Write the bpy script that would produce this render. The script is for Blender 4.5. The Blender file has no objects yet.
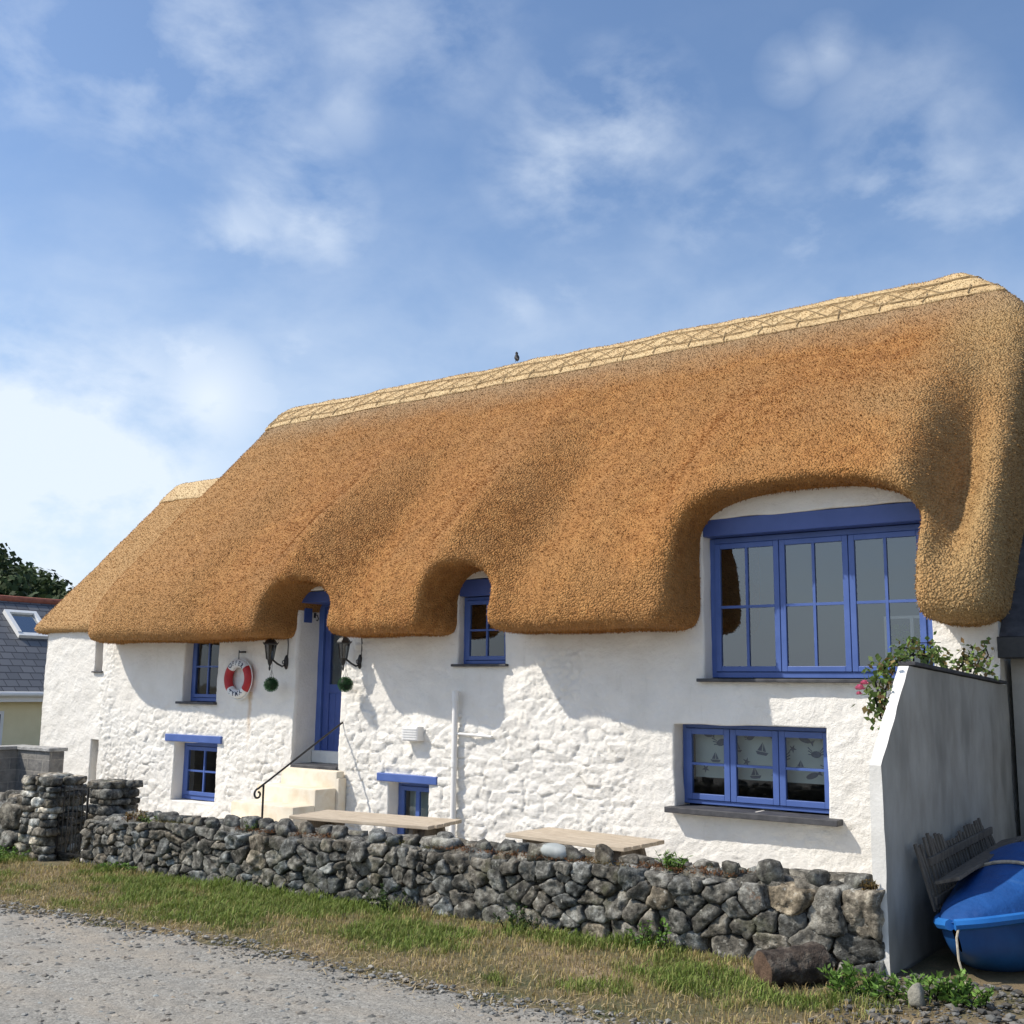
import bpy, bmesh, math, random
import numpy as np
from mathutils import Vector, Matrix
from mathutils.bvhtree import BVHTree

random.seed(7)
rng = np.random.default_rng(7)
scene = bpy.context.scene
C = scene.collection

# ------------------------------------------------------------------ object helpers
def tag(o, label=None, cat=None, group=None, kind=None):
    if label: o['label'] = label
    if cat: o['category'] = cat
    if group: o['group'] = group
    if kind: o['kind'] = kind
    return o

def empty(name, label, cat, loc=(0, 0, 0), rz=0, group=None):
    o = bpy.data.objects.new(name, None); C.objects.link(o)
    o.location = loc; o.rotation_euler = (0, 0, rz); o.empty_display_size = .1
    return tag(o, label, cat, group)

def np_mesh(name, verts, faces, mats, parent=None, smooth=True, midx=None, colors=None, loc=None):
    """verts Nx3, faces: list of arrays (each MxK) or single MxK array"""
    if isinstance(faces, np.ndarray): faces = [faces]
    faces = [np.asarray(f, dtype=np.int32) for f in faces if len(f)]
    me = bpy.data.meshes.new(name)
    nl = sum(f.size for f in faces); nf = sum(len(f) for f in faces)
    me.vertices.add(len(verts)); me.loops.add(nl); me.polygons.add(nf)
    me.vertices.foreach_set('co', np.asarray(verts, dtype=np.float32).ravel())
    me.loops.foreach_set('vertex_index', np.concatenate([f.ravel() for f in faces]))
    st = []; s = 0
    for f in faces:
        k = f.shape[1]; st.append(s + np.arange(len(f)) * k); s += f.size
    me.polygons.foreach_set('loop_start', np.concatenate(st).astype(np.int32))
    if midx is not None: me.polygons.foreach_set('material_index', np.asarray(midx, dtype=np.int32))
    me.polygons.foreach_set('use_smooth', np.full(nf, smooth, dtype=bool))
    me.update(calc_edges=True); me.validate()
    if colors is not None:
        a = me.color_attributes.new('tint', 'FLOAT_COLOR', 'POINT')
        c = np.ones((len(verts), 4), dtype=np.float32); c[:, :colors.shape[1]] = colors
        a.data.foreach_set('color', c.ravel())
    for m in (mats if isinstance(mats, (list, tuple)) else [mats]): me.materials.append(m)
    o = bpy.data.objects.new(name, me); C.objects.link(o)
    if parent is not None: o.parent = parent
    if loc is not None: o.location = loc
    return o

class MB:
    def __init__(s): s.v = []; s.f = []; s.m = []
    def add(s, vs, fs, m=0):
        b = len(s.v); s.v += [tuple(v) for v in vs]; s.f += [tuple(b + i for i in f) for f in fs]; s.m += [m] * len(fs); return s
    def box(s, x0, x1, y0, y1, z0, z1, m=0, bev=0.0, M=None):
        x0, x1 = sorted((x0, x1)); y0, y1 = sorted((y0, y1)); z0, z1 = sorted((z0, z1))
        if bev > 0:
            bm = bmesh.new(); bmesh.ops.create_cube(bm, size=1)
            for v in bm.verts: v.co = Vector(((x0+x1)/2 + v.co.x*(x1-x0), (y0+y1)/2 + v.co.y*(y1-y0), (z0+z1)/2 + v.co.z*(z1-z0)))
            bmesh.ops.bevel(bm, geom=bm.edges[:], offset=min(bev, .45*min(x1-x0, y1-y0, z1-z0)), segments=2, profile=.5, affect='EDGES')
            bm.verts.index_update()
            vs = [v.co.copy() for v in bm.verts]; fs = [[v.index for v in f.verts] for f in bm.faces]; bm.free()
        else:
            vs = [Vector((x, y, z)) for z in (z0, z1) for y in (y0, y1) for x in (x0, x1)]
            fs = [(0,2,3,1),(4,5,7,6),(0,1,5,4),(2,6,7,3),(0,4,6,2),(1,3,7,5)]
        if M is not None: vs = [M @ v for v in vs]
        return s.add(vs, fs, m)
    def bar(s, a, b, w, h, m=0, up=(0,0,1), bev=0):
        a, b = Vector(a), Vector(b); d = b - a; L = d.length; d.normalize()
        u = Vector(up)
        if abs(d.dot(u)) > .98: u = Vector((0,1,0))
        r = d.cross(u).normalized(); u = r.cross(d)
        M = Matrix((( r.x, d.x, u.x, a.x), (r.y, d.y, u.y, a.y), (r.z, d.z, u.z, a.z), (0,0,0,1)))
        return s.box(-w/2, w/2, 0, L, -h/2, h/2, m, bev, M)
    def tube(s, pts, r, n=8, m=0, cap=True, closed=False):
        pts = [Vector(p) for p in pts]; N = len(pts)
        rs = r if isinstance(r, (list, tuple)) else [r]*N
        b = len(s.v); prev = None
        for i, p in enumerate(pts):
            if closed: t = pts[(i+1) % N] - pts[i-1]
            else: t = (pts[min(i+1, N-1)] - pts[max(i-1, 0)])
            t.normalize()
            if prev is None:
                u = Vector((0,0,1)) if abs(t.z) < .9 else Vector((1,0,0)); u = (u - t*u.dot(t)).normalized()
            else: u = (prev - t*prev.dot(t)).normalized()
            prev = u; w = t.cross(u)
            for k in range(n):
                a = 2*math.pi*k/n; s.v.append(tuple(p + (u*math.cos(a) + w*math.sin(a))*rs[i]))
        for i in range(N if closed else N-1):
            j = (i+1) % N
            for k in range(n):
                q = (k+1) % n; s.f.append((b+i*n+k, b+i*n+q, b+j*n+q, b+j*n+k)); s.m.append(m)
        if cap and not closed:
            s.f.append(tuple(b+k for k in reversed(range(n)))); s.m.append(m)
            s.f.append(tuple(b+(N-1)*n+k for k in range(n))); s.m.append(m)
        return s
    def lathe(s, prof, c, n=16, m=0, axis='z', ph=0):
        b = len(s.v); c = Vector(c)
        for r, h in prof:
            for k in range(n):
                a = 2*math.pi*k/n + ph; x, y = r*math.cos(a), r*math.sin(a)
                s.v.append(tuple(c + (Vector((x, y, h)) if axis == 'z' else Vector((x, h, y)))))
        for i in range(len(prof)-1):
            for k in range(n):
                q = (k+1) % n; s.f.append((b+i*n+k, b+i*n+q, b+(i+1)*n+q, b+(i+1)*n+k)); s.m.append(m)
        s.f.append(tuple(b+k for k in reversed(range(n)))); s.m.append(m)
        s.f.append(tuple(b+(len(prof)-1)*n+k for k in range(n))); s.m.append(m)
        return s
    def build(s, name, mats, parent=None, smooth=False, loc=None):
        me = bpy.data.meshes.new(name); me.from_pydata(s.v, [], s.f)
        for m in (mats if isinstance(mats, (list, tuple)) else [mats]): me.materials.append(m)
        me.polygons.foreach_set('material_index', s.m)
        bm = bmesh.new(); bm.from_mesh(me); bmesh.ops.recalc_face_normals(bm, faces=bm.faces[:]); bm.to_mesh(me); bm.free()
        if smooth:
            me.polygons.foreach_set('use_smooth', [True]*len(me.polygons))
            try: me.set_sharp_from_angle(angle=math.radians(40))
            except Exception: pass
        me.update()
        o = bpy.data.objects.new(name, me); C.objects.link(o)
        if parent is not None: o.parent = parent
        if loc is not None: o.location = loc
        return o

# ------------------------------------------------------------------ noise (numpy)
def hsh(ix, iy, iz, seed=0):
    n = (ix.astype(np.int64)*73856093) ^ (iy.astype(np.int64)*19349663) ^ (iz.astype(np.int64)*83492791) ^ (seed*2654435761)
    n = (n ^ (n >> 13)) * 1274126177; n = n & 0x7fffffff; n = (n ^ (n >> 16))
    n = (n * 2246822519) & 0x7fffffff
    return n / float(0x7fffffff)
def vnoise(x, y, z=None, seed=0):
    x = np.asarray(x, float); y = np.asarray(y, float); z = np.zeros_like(x) if z is None else np.asarray(z, float)
    ix, iy, iz = np.floor(x), np.floor(y), np.floor(z); fx, fy, fz = x-ix, y-iy, z-iz
    fx, fy, fz = [t*t*(3-2*t) for t in (fx, fy, fz)]
    r = 0
    for a in (0, 1):
        for b in (0, 1):
            for c in (0, 1):
                r = r + hsh(ix+a, iy+b, iz+c, seed)*(fx if a else 1-fx)*(fy if b else 1-fy)*(fz if c else 1-fz)
    return r*2-1
def fbm(x, y, z=None, o=4, seed=0):
    r = 0; A = .5; z = np.zeros_like(x) if z is None else z
    for i in range(o):
        r = r + A*vnoise(x*2**i, y*2**i, z*2**i, seed+i*17); A *= .5
    return r
def sstep(a, b, x):
    t = np.clip((x-a)/(b-a), 0, 1); return t*t*(3-2*t)
def worley(x, z, cw, ch, seed=0):
    """returns F1,F2,id random  on brick-offset jittered cells (units: cell widths)"""
    X = x/cw; Z = z/ch
    iz = np.floor(Z)
    F1 = np.full(x.shape, 9.); F2 = F1.copy(); ID = np.zeros(x.shape); T = np.zeros(x.shape)
    for dz in (-1, 0, 1):
        rz = iz+dz; off = hsh(rz, rz*0, rz*0, seed+5)*1.0 + .5*(np.mod(rz, 2))
        ix = np.floor(X-off)
        for dx in (-2, -1, 0, 1, 2):
            rx = ix+dx
            jx = hsh(rx, rz, rz*0, seed+1); jz = hsh(rx, rz, rz*0+1, seed+2)
            px = rx+off+.1+.8*jx; pz = rz+.15+.7*jz
            d = np.sqrt(((X-px)*1.0)**2 + (Z-pz)**2)
            idd = hsh(rx, rz, rz*0+2, seed+3); tl = (hsh(rx, rz, rz*0+3, seed+4)-.5)*(X-px)+(hsh(rx, rz, rz*0+4, seed+6)-.35)*(Z-pz)
            near = d < F1
            F2 = np.where(near, F1, np.minimum(F2, d)); ID = np.where(near, idd, ID); T = np.where(near, tl, T); F1 = np.minimum(F1, d)
    return F1, F2, ID, T

# ------------------------------------------------------------------ materials
def new_mat(name):
    m = bpy.data.materials.new(name); m.use_nodes = True; nt = m.node_tree
    b = nt.nodes['Principled BSDF']; return m, nt, b
def N(nt, t, **kw):
    n = nt.nodes.new(t)
    for k, v in kw.items():
        if k.startswith('i_'): n.inputs[k[2:].replace('_', ' ')].default_value = v
        else: setattr(n, k, v)
    return n
def L(nt, a, b): nt.links.new(a, b)
def coords(nt, scale=(1,1,1)):
    tc = N(nt, 'ShaderNodeTexCoord'); mp = N(nt, 'ShaderNodeMapping'); mp.inputs['Scale'].default_value = scale
    L(nt, tc.outputs['Object'], mp.inputs['Vector']); return mp.outputs[0]
def noise(nt, vec, scale, detail=4, rough=.6):
    n = N(nt, 'ShaderNodeTexNoise'); n.inputs['Scale'].default_value = scale; n.inputs['Detail'].default_value = detail; n.inputs['Roughness'].default_value = rough
    L(nt, vec, n.inputs['Vector']); return n.outputs['Fac']
def ramp(nt, fac, stops, interp='LINEAR'):
    r = N(nt, 'ShaderNodeValToRGB'); r.color_ramp.interpolation = interp
    e = r.color_ramp.elements
    while len(e) < len(stops): e.new(.5)
    for i, (p, c) in enumerate(stops):
        e[i].position = p; e[i].color = (*c, 1) if len(c) == 3 else c
    L(nt, fac, r.inputs['Fac']); return r.outputs['Color']
def mixc(nt, fac, a, b, mode='MIX'):
    m = N(nt, 'ShaderNodeMix', data_type='RGBA', blend_type=mode)
    for idx, v in ((0, fac), (6, a), (7, b)):
        if hasattr(v, 'is_linked') or hasattr(v, 'links'): L(nt, v, m.inputs[idx])
        elif idx == 0: m.inputs[0].default_value = v
        else: m.inputs[idx].default_value = (*v, 1) if len(v) == 3 else v
    return m.outputs[2]
def math_(nt, op, a, b=0.0, c=0.0, clamp=False):
    m = N(nt, 'ShaderNodeMath', operation=op, use_clamp=clamp)
    for i, v in enumerate((a, b, c)):
        if hasattr(v, 'links'): L(nt, v, m.inputs[i])
        else: m.inputs[i].default_value = v
    return m.outputs[0]
def bump(nt, b, h, strength=.5, dist=.01):
    n = N(nt, 'ShaderNodeBump'); n.inputs['Strength'].default_value = strength; n.inputs['Distance'].default_value = dist
    L(nt, h, n.inputs['Height']); L(nt, n.outputs[0], b.inputs['Normal']); return n
def mat_noise(name, stops, scale=8, rough=.8, bscale=60, bstr=.3, bdist=.005, detail=5, second=None, stretch=(1,1,1), spec=.3):
    m, nt, b = new_mat(name); v = coords(nt, stretch)
    f = noise(nt, v, scale, detail); c = ramp(nt, f, stops)
    if second: c = mixc(nt, ramp(nt, noise(nt, v, second[0], 3), [(second[1], (0,0,0)), (second[2], (1,1,1))]), c, second[3])
    L(nt, c, b.inputs['Base Color']); b.inputs['Roughness'].default_value = rough; b.inputs['Specular IOR Level'].default_value = spec
    if bstr: bump(nt, b, noise(nt, v, bscale, 4), bstr, bdist)
    return m

M = {}
# -- thatch: straw ends
def thatch_mat(name, strawy=False, wing=False):
    m, nt, b = new_mat(name)
    tc = N(nt, 'ShaderNodeTexCoord'); sep = N(nt, 'ShaderNodeSeparateXYZ'); L(nt, tc.outputs['Object'], sep.inputs[0])
    v = tc.outputs['Object']
    big = noise(nt, v, .9, 4); mid = noise(nt, v, 7, 4, .65); fine = noise(nt, v, 70, 3, .7)
    c = ramp(nt, mid, [(.3, (.285, .124, .034)), (.5, (.375, .174, .050)), (.72, (.47, .24, .078))])
    c = mixc(nt, ramp(nt, big, [(.42, (0,0,0)), (.62, (.7,.7,.7))]), c, (.35, .18, .062))
    # greyer, yellower straw towards the right-hand end
    xf = math_(nt, 'ADD', sep.outputs[0], math_(nt, 'MULTIPLY', big, 1.6))
    yel = N(nt, 'ShaderNodeMapRange', clamp=True); L(nt, xf, yel.inputs[0])
    yel.inputs[1].default_value = -2.3; yel.inputs[2].default_value = -.6
    c = mixc(nt, yel.outputs[0], c, ramp(nt, fine, [(.3, (.26, .17, .07)), (.6, (.45, .315, .145))]))
    # paler weathered straw on the left end
    lf = N(nt, 'ShaderNodeMapRange', clamp=True); L(nt, xf, lf.inputs[0]); lf.inputs[1].default_value = -9.5; lf.inputs[2].default_value = -13.0
    c = mixc(nt, math_(nt, 'MULTIPLY', lf.outputs[0], .6), c, (.50, .30, .12))
    # grey weathered band just below the ridge cap
    zf = math_(nt, 'ADD', sep.outputs[2], math_(nt, 'MULTIPLY', math_(nt, 'SUBTRACT', noise(nt, v, 2.5, 4), .5), .35))
    g = N(nt, 'ShaderNodeMapRange', clamp=True); L(nt, zf, g.inputs[0]); g.inputs[1].default_value = 5.18; g.inputs[2].default_value = 5.62
    c = mixc(nt, math_(nt, 'MULTIPLY', g.outputs[0], .75), c, (.36, .255, .145))
    # individual straw tone
    at = N(nt, 'ShaderNodeAttribute'); at.attribute_name = 'tint'
    if strawy: c = mixc(nt, 1.0, c, at.outputs['Color'], 'MULTIPLY')
    c = mixc(nt, 1.0, c, ramp(nt, fine, [(.25, (.66,.63,.58)), (.5, (.98,.98,.98)), (.75, (1.22,1.2,1.14))]), 'MULTIPLY')
    if wing: c = mixc(nt, .30, c, (.56, .38, .185))
    L(nt, c, b.inputs['Base Color']); b.inputs['Roughness'].default_value = .75; b.inputs['Specular IOR Level'].default_value = .25
    if not strawy:
        vo = N(nt, 'ShaderNodeTexVoronoi'); vo.inputs['Scale'].default_value = 55; L(nt, v, vo.inputs['Vector'])
        h = math_(nt, 'ADD', math_(nt, 'MULTIPLY', vo.outputs['Distance'], -1.0), math_(nt, 'MULTIPLY', mid, 1.2)); bump(nt, b, h, .9, .02)
    return m
M['thatch'] = thatch_mat('thatch_base'); M['straw'] = thatch_mat('thatch_straw', True); M['thatchw'] = thatch_mat('pale_thatch_base', False, True); M['straww'] = thatch_mat('pale_thatch_straw', True, True)
def cap_mat(name, strawy):
    m, nt, b = new_mat(name); tc = N(nt, 'ShaderNodeTexCoord'); v = tc.outputs['Object']
    f = noise(nt, v, 60, 3, .7); c = ramp(nt, f, [(.3, (.42, .29, .13)), (.6, (.66, .49, .26))])
    c = mixc(nt, ramp(nt, noise(nt, v, 3, 3), [(.4, (0,0,0)), (.65, (.6,.6,.6))]), c, (.48, .32, .15))
    at = N(nt, 'ShaderNodeAttribute'); at.attribute_name = 'tint'
    if strawy: c = mixc(nt, 1.0, c, at.outputs['Color'], 'MULTIPLY')
    L(nt, c, b.inputs['Base Color']); b.inputs['Roughness'].default_value = .75
    if not strawy: bump(nt, b, noise(nt, coords(nt, (3, 1, 1)), 45, 3), .6, .012)
    return m
M['cap'] = cap_mat('ridge_straw', False); M['capstraw'] = cap_mat('ridge_straw_stub', True)
M['ligger'] = mat_noise('ligger_hazel', [(.3, (.26, .18, .09)), (.7, (.44, .32, .17))], 20, .8)
# -- whitewash
def white_mat():
    m, nt, b = new_mat('whitewash'); v = coords(nt)
    c = ramp(nt, noise(nt, v, 3, 5), [(.3, (.76, .725, .655)), (.6, (.83, .80, .735))])
    c = mixc(nt, ramp(nt, noise(nt, v, 1.1, 6, .7), [(.56, (0,0,0)), (.72, (.5,.5,.5))]), c, (.70, .68, .62))
    vs = coords(nt, (5, 5, .6)); c = mixc(nt, ramp(nt, noise(nt, vs, 2.2, 5, .7), [(.60, (0,0,0)), (.75, (.35,.35,.35))]), c, (.60, .57, .49))
    # rust run below the lifebuoy (its own small streak)
    sep = N(nt, 'ShaderNodeSeparateXYZ'); tc = N(nt, 'ShaderNodeTexCoord'); L(nt, tc.outputs['Object'], sep.inputs[0])
    wob = math_(nt, 'MULTIPLY', math_(nt, 'SUBTRACT', noise(nt, v, 6, 3), .5), .10)
    dx = math_(nt, 'ABSOLUTE', math_(nt, 'ADD', math_(nt, 'SUBTRACT', sep.outputs[0], -10.47), wob))
    a = math_(nt, 'SUBTRACT', 1.0, math_(nt, 'DIVIDE', dx, .05), clamp=True)
    zz = N(nt, 'ShaderNodeMapRange', clamp=True); L(nt, sep.outputs[2], zz.inputs[0]); zz.inputs[1].default_value = .9; zz.inputs[2].default_value = 1.55
    up = math_(nt, 'LESS_THAN', sep.outputs[2], 1.62)
    c = mixc(nt, math_(nt, 'MULTIPLY', math_(nt, 'MULTIPLY', math_(nt, 'MULTIPLY', a, zz.outputs[0]), up), .75), c, (.50, .30, .12))
    L(nt, c, b.inputs['Base Color']); b.inputs['Roughness'].default_value = .85; b.inputs['Specular IOR Level'].default_value = .25
    h = math_(nt, 'ADD', noise(nt, v, 28, 5, .65), math_(nt, 'MULTIPLY', noise(nt, v, 110, 3), .35)); bump(nt, b, h, .8, .014)
    return m
M['white'] = white_mat()
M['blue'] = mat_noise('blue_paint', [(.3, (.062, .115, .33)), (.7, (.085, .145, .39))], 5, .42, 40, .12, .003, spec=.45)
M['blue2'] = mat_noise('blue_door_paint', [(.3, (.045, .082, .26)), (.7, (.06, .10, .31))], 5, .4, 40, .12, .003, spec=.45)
M['slate'] = mat_noise('slate', [(.3, (.035, .035, .04)), (.7, (.09, .09, .095))], 9, .6, 50, .5, .006)
M['iron'] = mat_noise('black_iron', [(.3, (.008, .008, .009)), (.7, (.02, .019, .018))], 30, .45, 80, .2, .002, spec=.5)
M['rock'] = None
def rock_mat(name, base, dark, pale, lichen=.5):
    m, nt, b = new_mat(name); v = coords(nt)
    at = N(nt, 'ShaderNodeAttribute'); at.attribute_name = 'tint'
    f = noise(nt, v, 14, 6, .7); c = ramp(nt, f, [(.34, dark), (.50, base), (.66, pale)])
    c = mixc(nt, 1.0, c, at.outputs['Color'], 'MULTIPLY')
    # pale lichen blotches and orange lichen
    vo = noise(nt, v, 22, 4, .7); c = mixc(nt, ramp(nt, vo, [(.60, (0,0,0)), (.68, (lichen,)*3)]), c, (.42, .41, .36))
    o = noise(nt, v, 5, 5, .7); c = mixc(nt, ramp(nt, o, [(.67, (0,0,0)), (.72, (.55,.55,.55))]), c, (.26, .12, .05))
    c = mixc(nt, ramp(nt, noise(nt, v, 3.1, 5, .7), [(.55, (0,0,0)), (.68, (.5,.5,.5))]), c, (.085, .09, .04))
    L(nt, c, b.inputs['Base Color']); b.inputs['Roughness'].default_value = .88; b.inputs['Specular IOR Level'].default_value = .3
    h = math_(nt, 'ADD', noise(nt, v, 25, 6, .7), math_(nt, 'MULTIPLY', noise(nt, v, 120, 3), .3)); bump(nt, b, h, .9, .02)
    return m
M['rock'] = rock_mat('dark_stone', (.125, .118, .10), (.020, .019, .016), (.32, .31, .27), .8)
M['mortar'] = mat_noise('earth_mortar', [(.3, (.025, .022, .018)), (.7, (.085, .07, .05))], 14, .95, 60, .8, .02)
M['limemortar'] = mat_noise('lime_mortar', [(.3, (.22, .215, .20)), (.7, (.50, .49, .46))], 9, .95, 40, .8, .02)
M['concrete'] = mat_noise('grey_render', [(.3, (.31, .29, .25)), (.7, (.44, .42, .37))], 3.5, .9, 60, .4, .006, 7, second=(1.3, .50, .72, (.20, .19, .165)), stretch=(1, 1.4, .7))
M['buttwhite'] = mat_noise('pale_wall_edge', [(.3, (.62, .60, .55)), (.7, (.80, .78, .73))], 6, .9, 60, .4, .006)  # paler colour for the partition's front edge and sloping top
M['step'] = mat_noise('cream_steps', [(.3, (.64, .53, .37)), (.55, (.76, .69, .56)), (.8, (.70, .56, .38))], 4, .8, 50, .3, .005)
M['wood'] = mat_noise('weathered_wood', [(.3, (.36, .29, .21)), (.7, (.56, .48, .37))], 6, .8, 30, .4, .004, stretch=(1, 8, 8))
M['greywood'] = mat_noise('grey_weathered_wood', [(.3, (.09, .075, .06)), (.7, (.20, .17, .135))], 8, .85, 40, .6, .005, stretch=(4, 4, 1))
M['plastic'] = mat_noise('white_plastic', [(.3, (.74, .73, .70)), (.7, (.80, .79, .76))], 9, .5, 40, .1, .001)
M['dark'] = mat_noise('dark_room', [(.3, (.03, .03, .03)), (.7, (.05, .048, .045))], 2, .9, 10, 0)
M['room'] = mat_noise('pale_room', [(.3, (.30, .31, .31)), (.7, (.38, .39, .38))], 1.5, .9, 10, 0)
M['greyroom'] = mat_noise('grey_room', [(.3, (.10, .125, .13)), (.7, (.13, .155, .16))], 1.5, .9, 10, 0)
M['lead'] = mat_noise('bark_log', [(.3, (.018, .014, .012)), (.5, (.06, .045, .035)), (.7, (.15, .13, .105))], 14, .95, 40, 1.0, .03, stretch=(1, 1, 1))
def glass_mat(name, refl, tint=(.75,.8,.8)):
    m = bpy.data.materials.new(name); m.use_nodes = True; nt = m.node_tree; nt.nodes.clear()
    out = N(nt, 'ShaderNodeOutputMaterial'); tr = N(nt, 'ShaderNodeBsdfTransparent'); tr.inputs[0].default_value = (*tint, 1)
    gl = N(nt, 'ShaderNodeBsdfGlossy'); gl.inputs['Roughness'].default_value = .03; gl.inputs[0].default_value = (.9,.95,1,1)
    fr = N(nt, 'ShaderNodeLayerWeight'); fr.inputs[0].default_value = .3
    v = coords(nt); bp = N(nt, 'ShaderNodeBump'); bp.inputs['Strength'].default_value = .15; bp.inputs['Distance'].default_value = .01
    L(nt, noise(nt, v, 3, 2), bp.inputs['Height']); L(nt, bp.outputs[0], gl.inputs['Normal'])
    fac = math_(nt, 'ADD', math_(nt, 'MULTIPLY', fr.outputs['Fresnel'], .8), refl, clamp=True)
    mx = N(nt, 'ShaderNodeMixShader'); L(nt, fac, mx.inputs[0]); L(nt, tr.outputs[0], mx.inputs[1]); L(nt, gl.outputs[0], mx.inputs[2]); L(nt, mx.outputs[0], out.inputs[0])
    return m
M['glass'] = glass_mat('window_glass', .04); M['glassbig'] = glass_mat('window_glass_sky', .13)
def leaf_mat(name, a, b_, rough=.6, trans=.25):
    m, nt, b = new_mat(name); v = coords(nt); at = N(nt, 'ShaderNodeAttribute'); at.attribute_name = 'tint'
    c = mixc(nt, noise(nt, v, 9, 3), a, b_); c = mixc(nt, 1.0, c, at.outputs['Color'], 'MULTIPLY')
    L(nt, c, b.inputs['Base Color']); b.inputs['Roughness'].default_value = rough; b.inputs['Specular IOR Level'].default_value = .3
    tl = N(nt, 'ShaderNodeBsdfTranslucent'); L(nt, c, tl.inputs[0]); mx = N(nt, 'ShaderNodeMixShader'); mx.inputs[0].default_value = trans
    out = nt.nodes['Material Output']; L(nt, b.outputs[0], mx.inputs[1]); L(nt, tl.outputs[0], mx.inputs[2]); L(nt, mx.outputs[0], out.inputs[0])
    return m
M['leaf'] = leaf_mat('green_leaf', (.06, .11, .02), (.17, .23, .06)); M['leafin'] = leaf_mat('view_greenery_leaf', (.16, .30, .10), (.30, .45, .18)); M['redleaf'] = leaf_mat('russet_leaf', (.22, .09, .04), (.14, .16, .05))  # leafin colours the leaves of the stand-in view in the big window
M['grass'] = leaf_mat('grass_blade', (1, 1, 1), (.8, .8, .8), .7, .3)
M['topiary'] = leaf_mat('topiary_leaf', (.025, .10, .03), (.05, .16, .05))
M['wood_far'] = leaf_mat('far_tree_leaf', (.030, .050, .018), (.055, .078, .030), .8, .15)
M['pink'] = mat_noise('pink_petal', [(.3, (.55, .08, .18)), (.7, (.75, .25, .35))], 30, .6, 10, 0)

# ------------------------------------------------------------------ camera
EYE = Vector((0, -9, 1.7))
cd = bpy.data.cameras.new('camera'); cam = bpy.data.objects.new('camera', cd); C.objects.link(cam); scene.camera = cam
cd.sensor_width = 36; cd.lens = 1100/1024*36; cd.clip_end = 5000; cd.clip_start = .05
d_ = np.array([-1522., 158, 1100]); d_ /= np.linalg.norm(d_)
u_ = -np.array([82., -6869, 1100]); u_ = np.array([82., -6869, 1100]); u_ = u_ - d_*np.dot(u_, d_); u_ /= np.linalg.norm(u_)
X_ = -d_; Z_ = u_; Y_ = np.cross(X_, -Z_); Y_ = Y_ if Y_[2] > 0 else -Y_
# rows give world X,Y,Z in image coords (right, down, forward)
right = Vector((X_[0], Y_[0], Z_[0])); down = Vector((X_[1], Y_[1], Z_[1])); fwd = Vector((X_[2], Y_[2], Z_[2]))
R = Matrix((right, -down, -fwd)).transposed()
cam.matrix_world = Matrix.Translation(EYE) @ R.to_4x4()

# ------------------------------------------------------------------ light and sky
S = Vector((-1.12, -1.0, 1.68)).normalized()
el = math.asin(S.z); az = math.atan2(S.x, S.y)
ld = bpy.data.lights.new('sun', 'SUN'); ld.energy = 4.6; ld.angle = math.radians(.55); ld.color = (1, .93, .83)
sun = bpy.data.objects.new('sun', ld); C.objects.link(sun); sun.rotation_euler = S.to_track_quat('Z', 'Y').to_euler(); sun.location = (-20, -20, 30)
w = bpy.data.worlds.new('World'); scene.world = w; w.use_nodes = True; nt = w.node_tree; nt.nodes.clear()
out = N(nt, 'ShaderNodeOutputWorld'); bg = N(nt, 'ShaderNodeBackground'); bg.inputs[1].default_value = .128
sky = N(nt, 'ShaderNodeTexSky'); sky.sky_type = 'NISHITA'; sky.sun_disc = False; sky.sun_elevation = el; sky.sun_rotation = az % (2*math.pi)
sky.air_density = 1.0; sky.dust_density = 1.2; sky.ozone_density = 1.6
tc = N(nt, 'ShaderNodeTexCoord'); V = tc.outputs['Generated']
def rayd(px, py):
    v = right*((px-512)/1100) + down*((py-512)/1100) + fwd; return v.normalized()
def blob(px, py, radx, amp, stretch=None):
    d = rayd(px, py); e = rayd(px + (stretch[0] if stretch else 0), py + (stretch[1] if stretch else 0))
    # distance to short arc, sampled as min over a few centres
    f = None
    for t in ((0, 1) if stretch else (0,)):
        c = (d*(1-t) + e*t).normalized()
        vm = N(nt, 'ShaderNodeVectorMath', operation='DISTANCE'); L(nt, V, vm.inputs[0]); vm.inputs[1].default_value = c
        f2 = math_(nt, 'SUBTRACT', 1.0, math_(nt, 'DIVIDE', vm.outputs['Value'], radx*.88/1100), clamp=True)
        f = f2 if f is None else math_(nt, 'MAXIMUM', f, f2)
    return math_(nt, 'MULTIPLY', math_(nt, 'POWER', f, .8), amp)
blobs = [(140,65,130,.85,(80,0)), (20,60,110,.7,None), (290,150,70,.75,(-20,50)), (235,250,85,.9,(80,-30)), (560,170,110,.9,(60,-40)), (545,90,45,.5,None),
         (700,215,90,.55,(40,-20)), (840,260,110,.85,(60,-70)), (930,215,110,.65,(70,10)), (790,70,40,.5,(40,-20)), (900,110,90,.45,(30,20)),
         (60,450,190,1.5,(110,-20)), (20,360,120,1.1,None), (60,540,190,1.8,(60,0)), (120,500,150,1.3,None), (230,375,90,.75,(60,-10)), (520,310,70,.6,(50,-20)), (360,30,120,.5,(80,0)), (0,160,60,.6,None), (1000,280,80,.6,None), (20,620,140,1.2,None), (410,60,80,.5,(40,-20)), (345,105,60,.5,None)]
tot = None
for b_ in blobs:
    o_ = blob(*b_); tot = o_ if tot is None else math_(nt, 'MAXIMUM', tot, o_)
mp = N(nt, 'ShaderNodeMapping'); L(nt, V, mp.inputs[0]); mp.inputs['Scale'].default_value = (1.0, 1.0, 1.7); mp.inputs['Rotation'].default_value = (.2, .5, .3)
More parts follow.
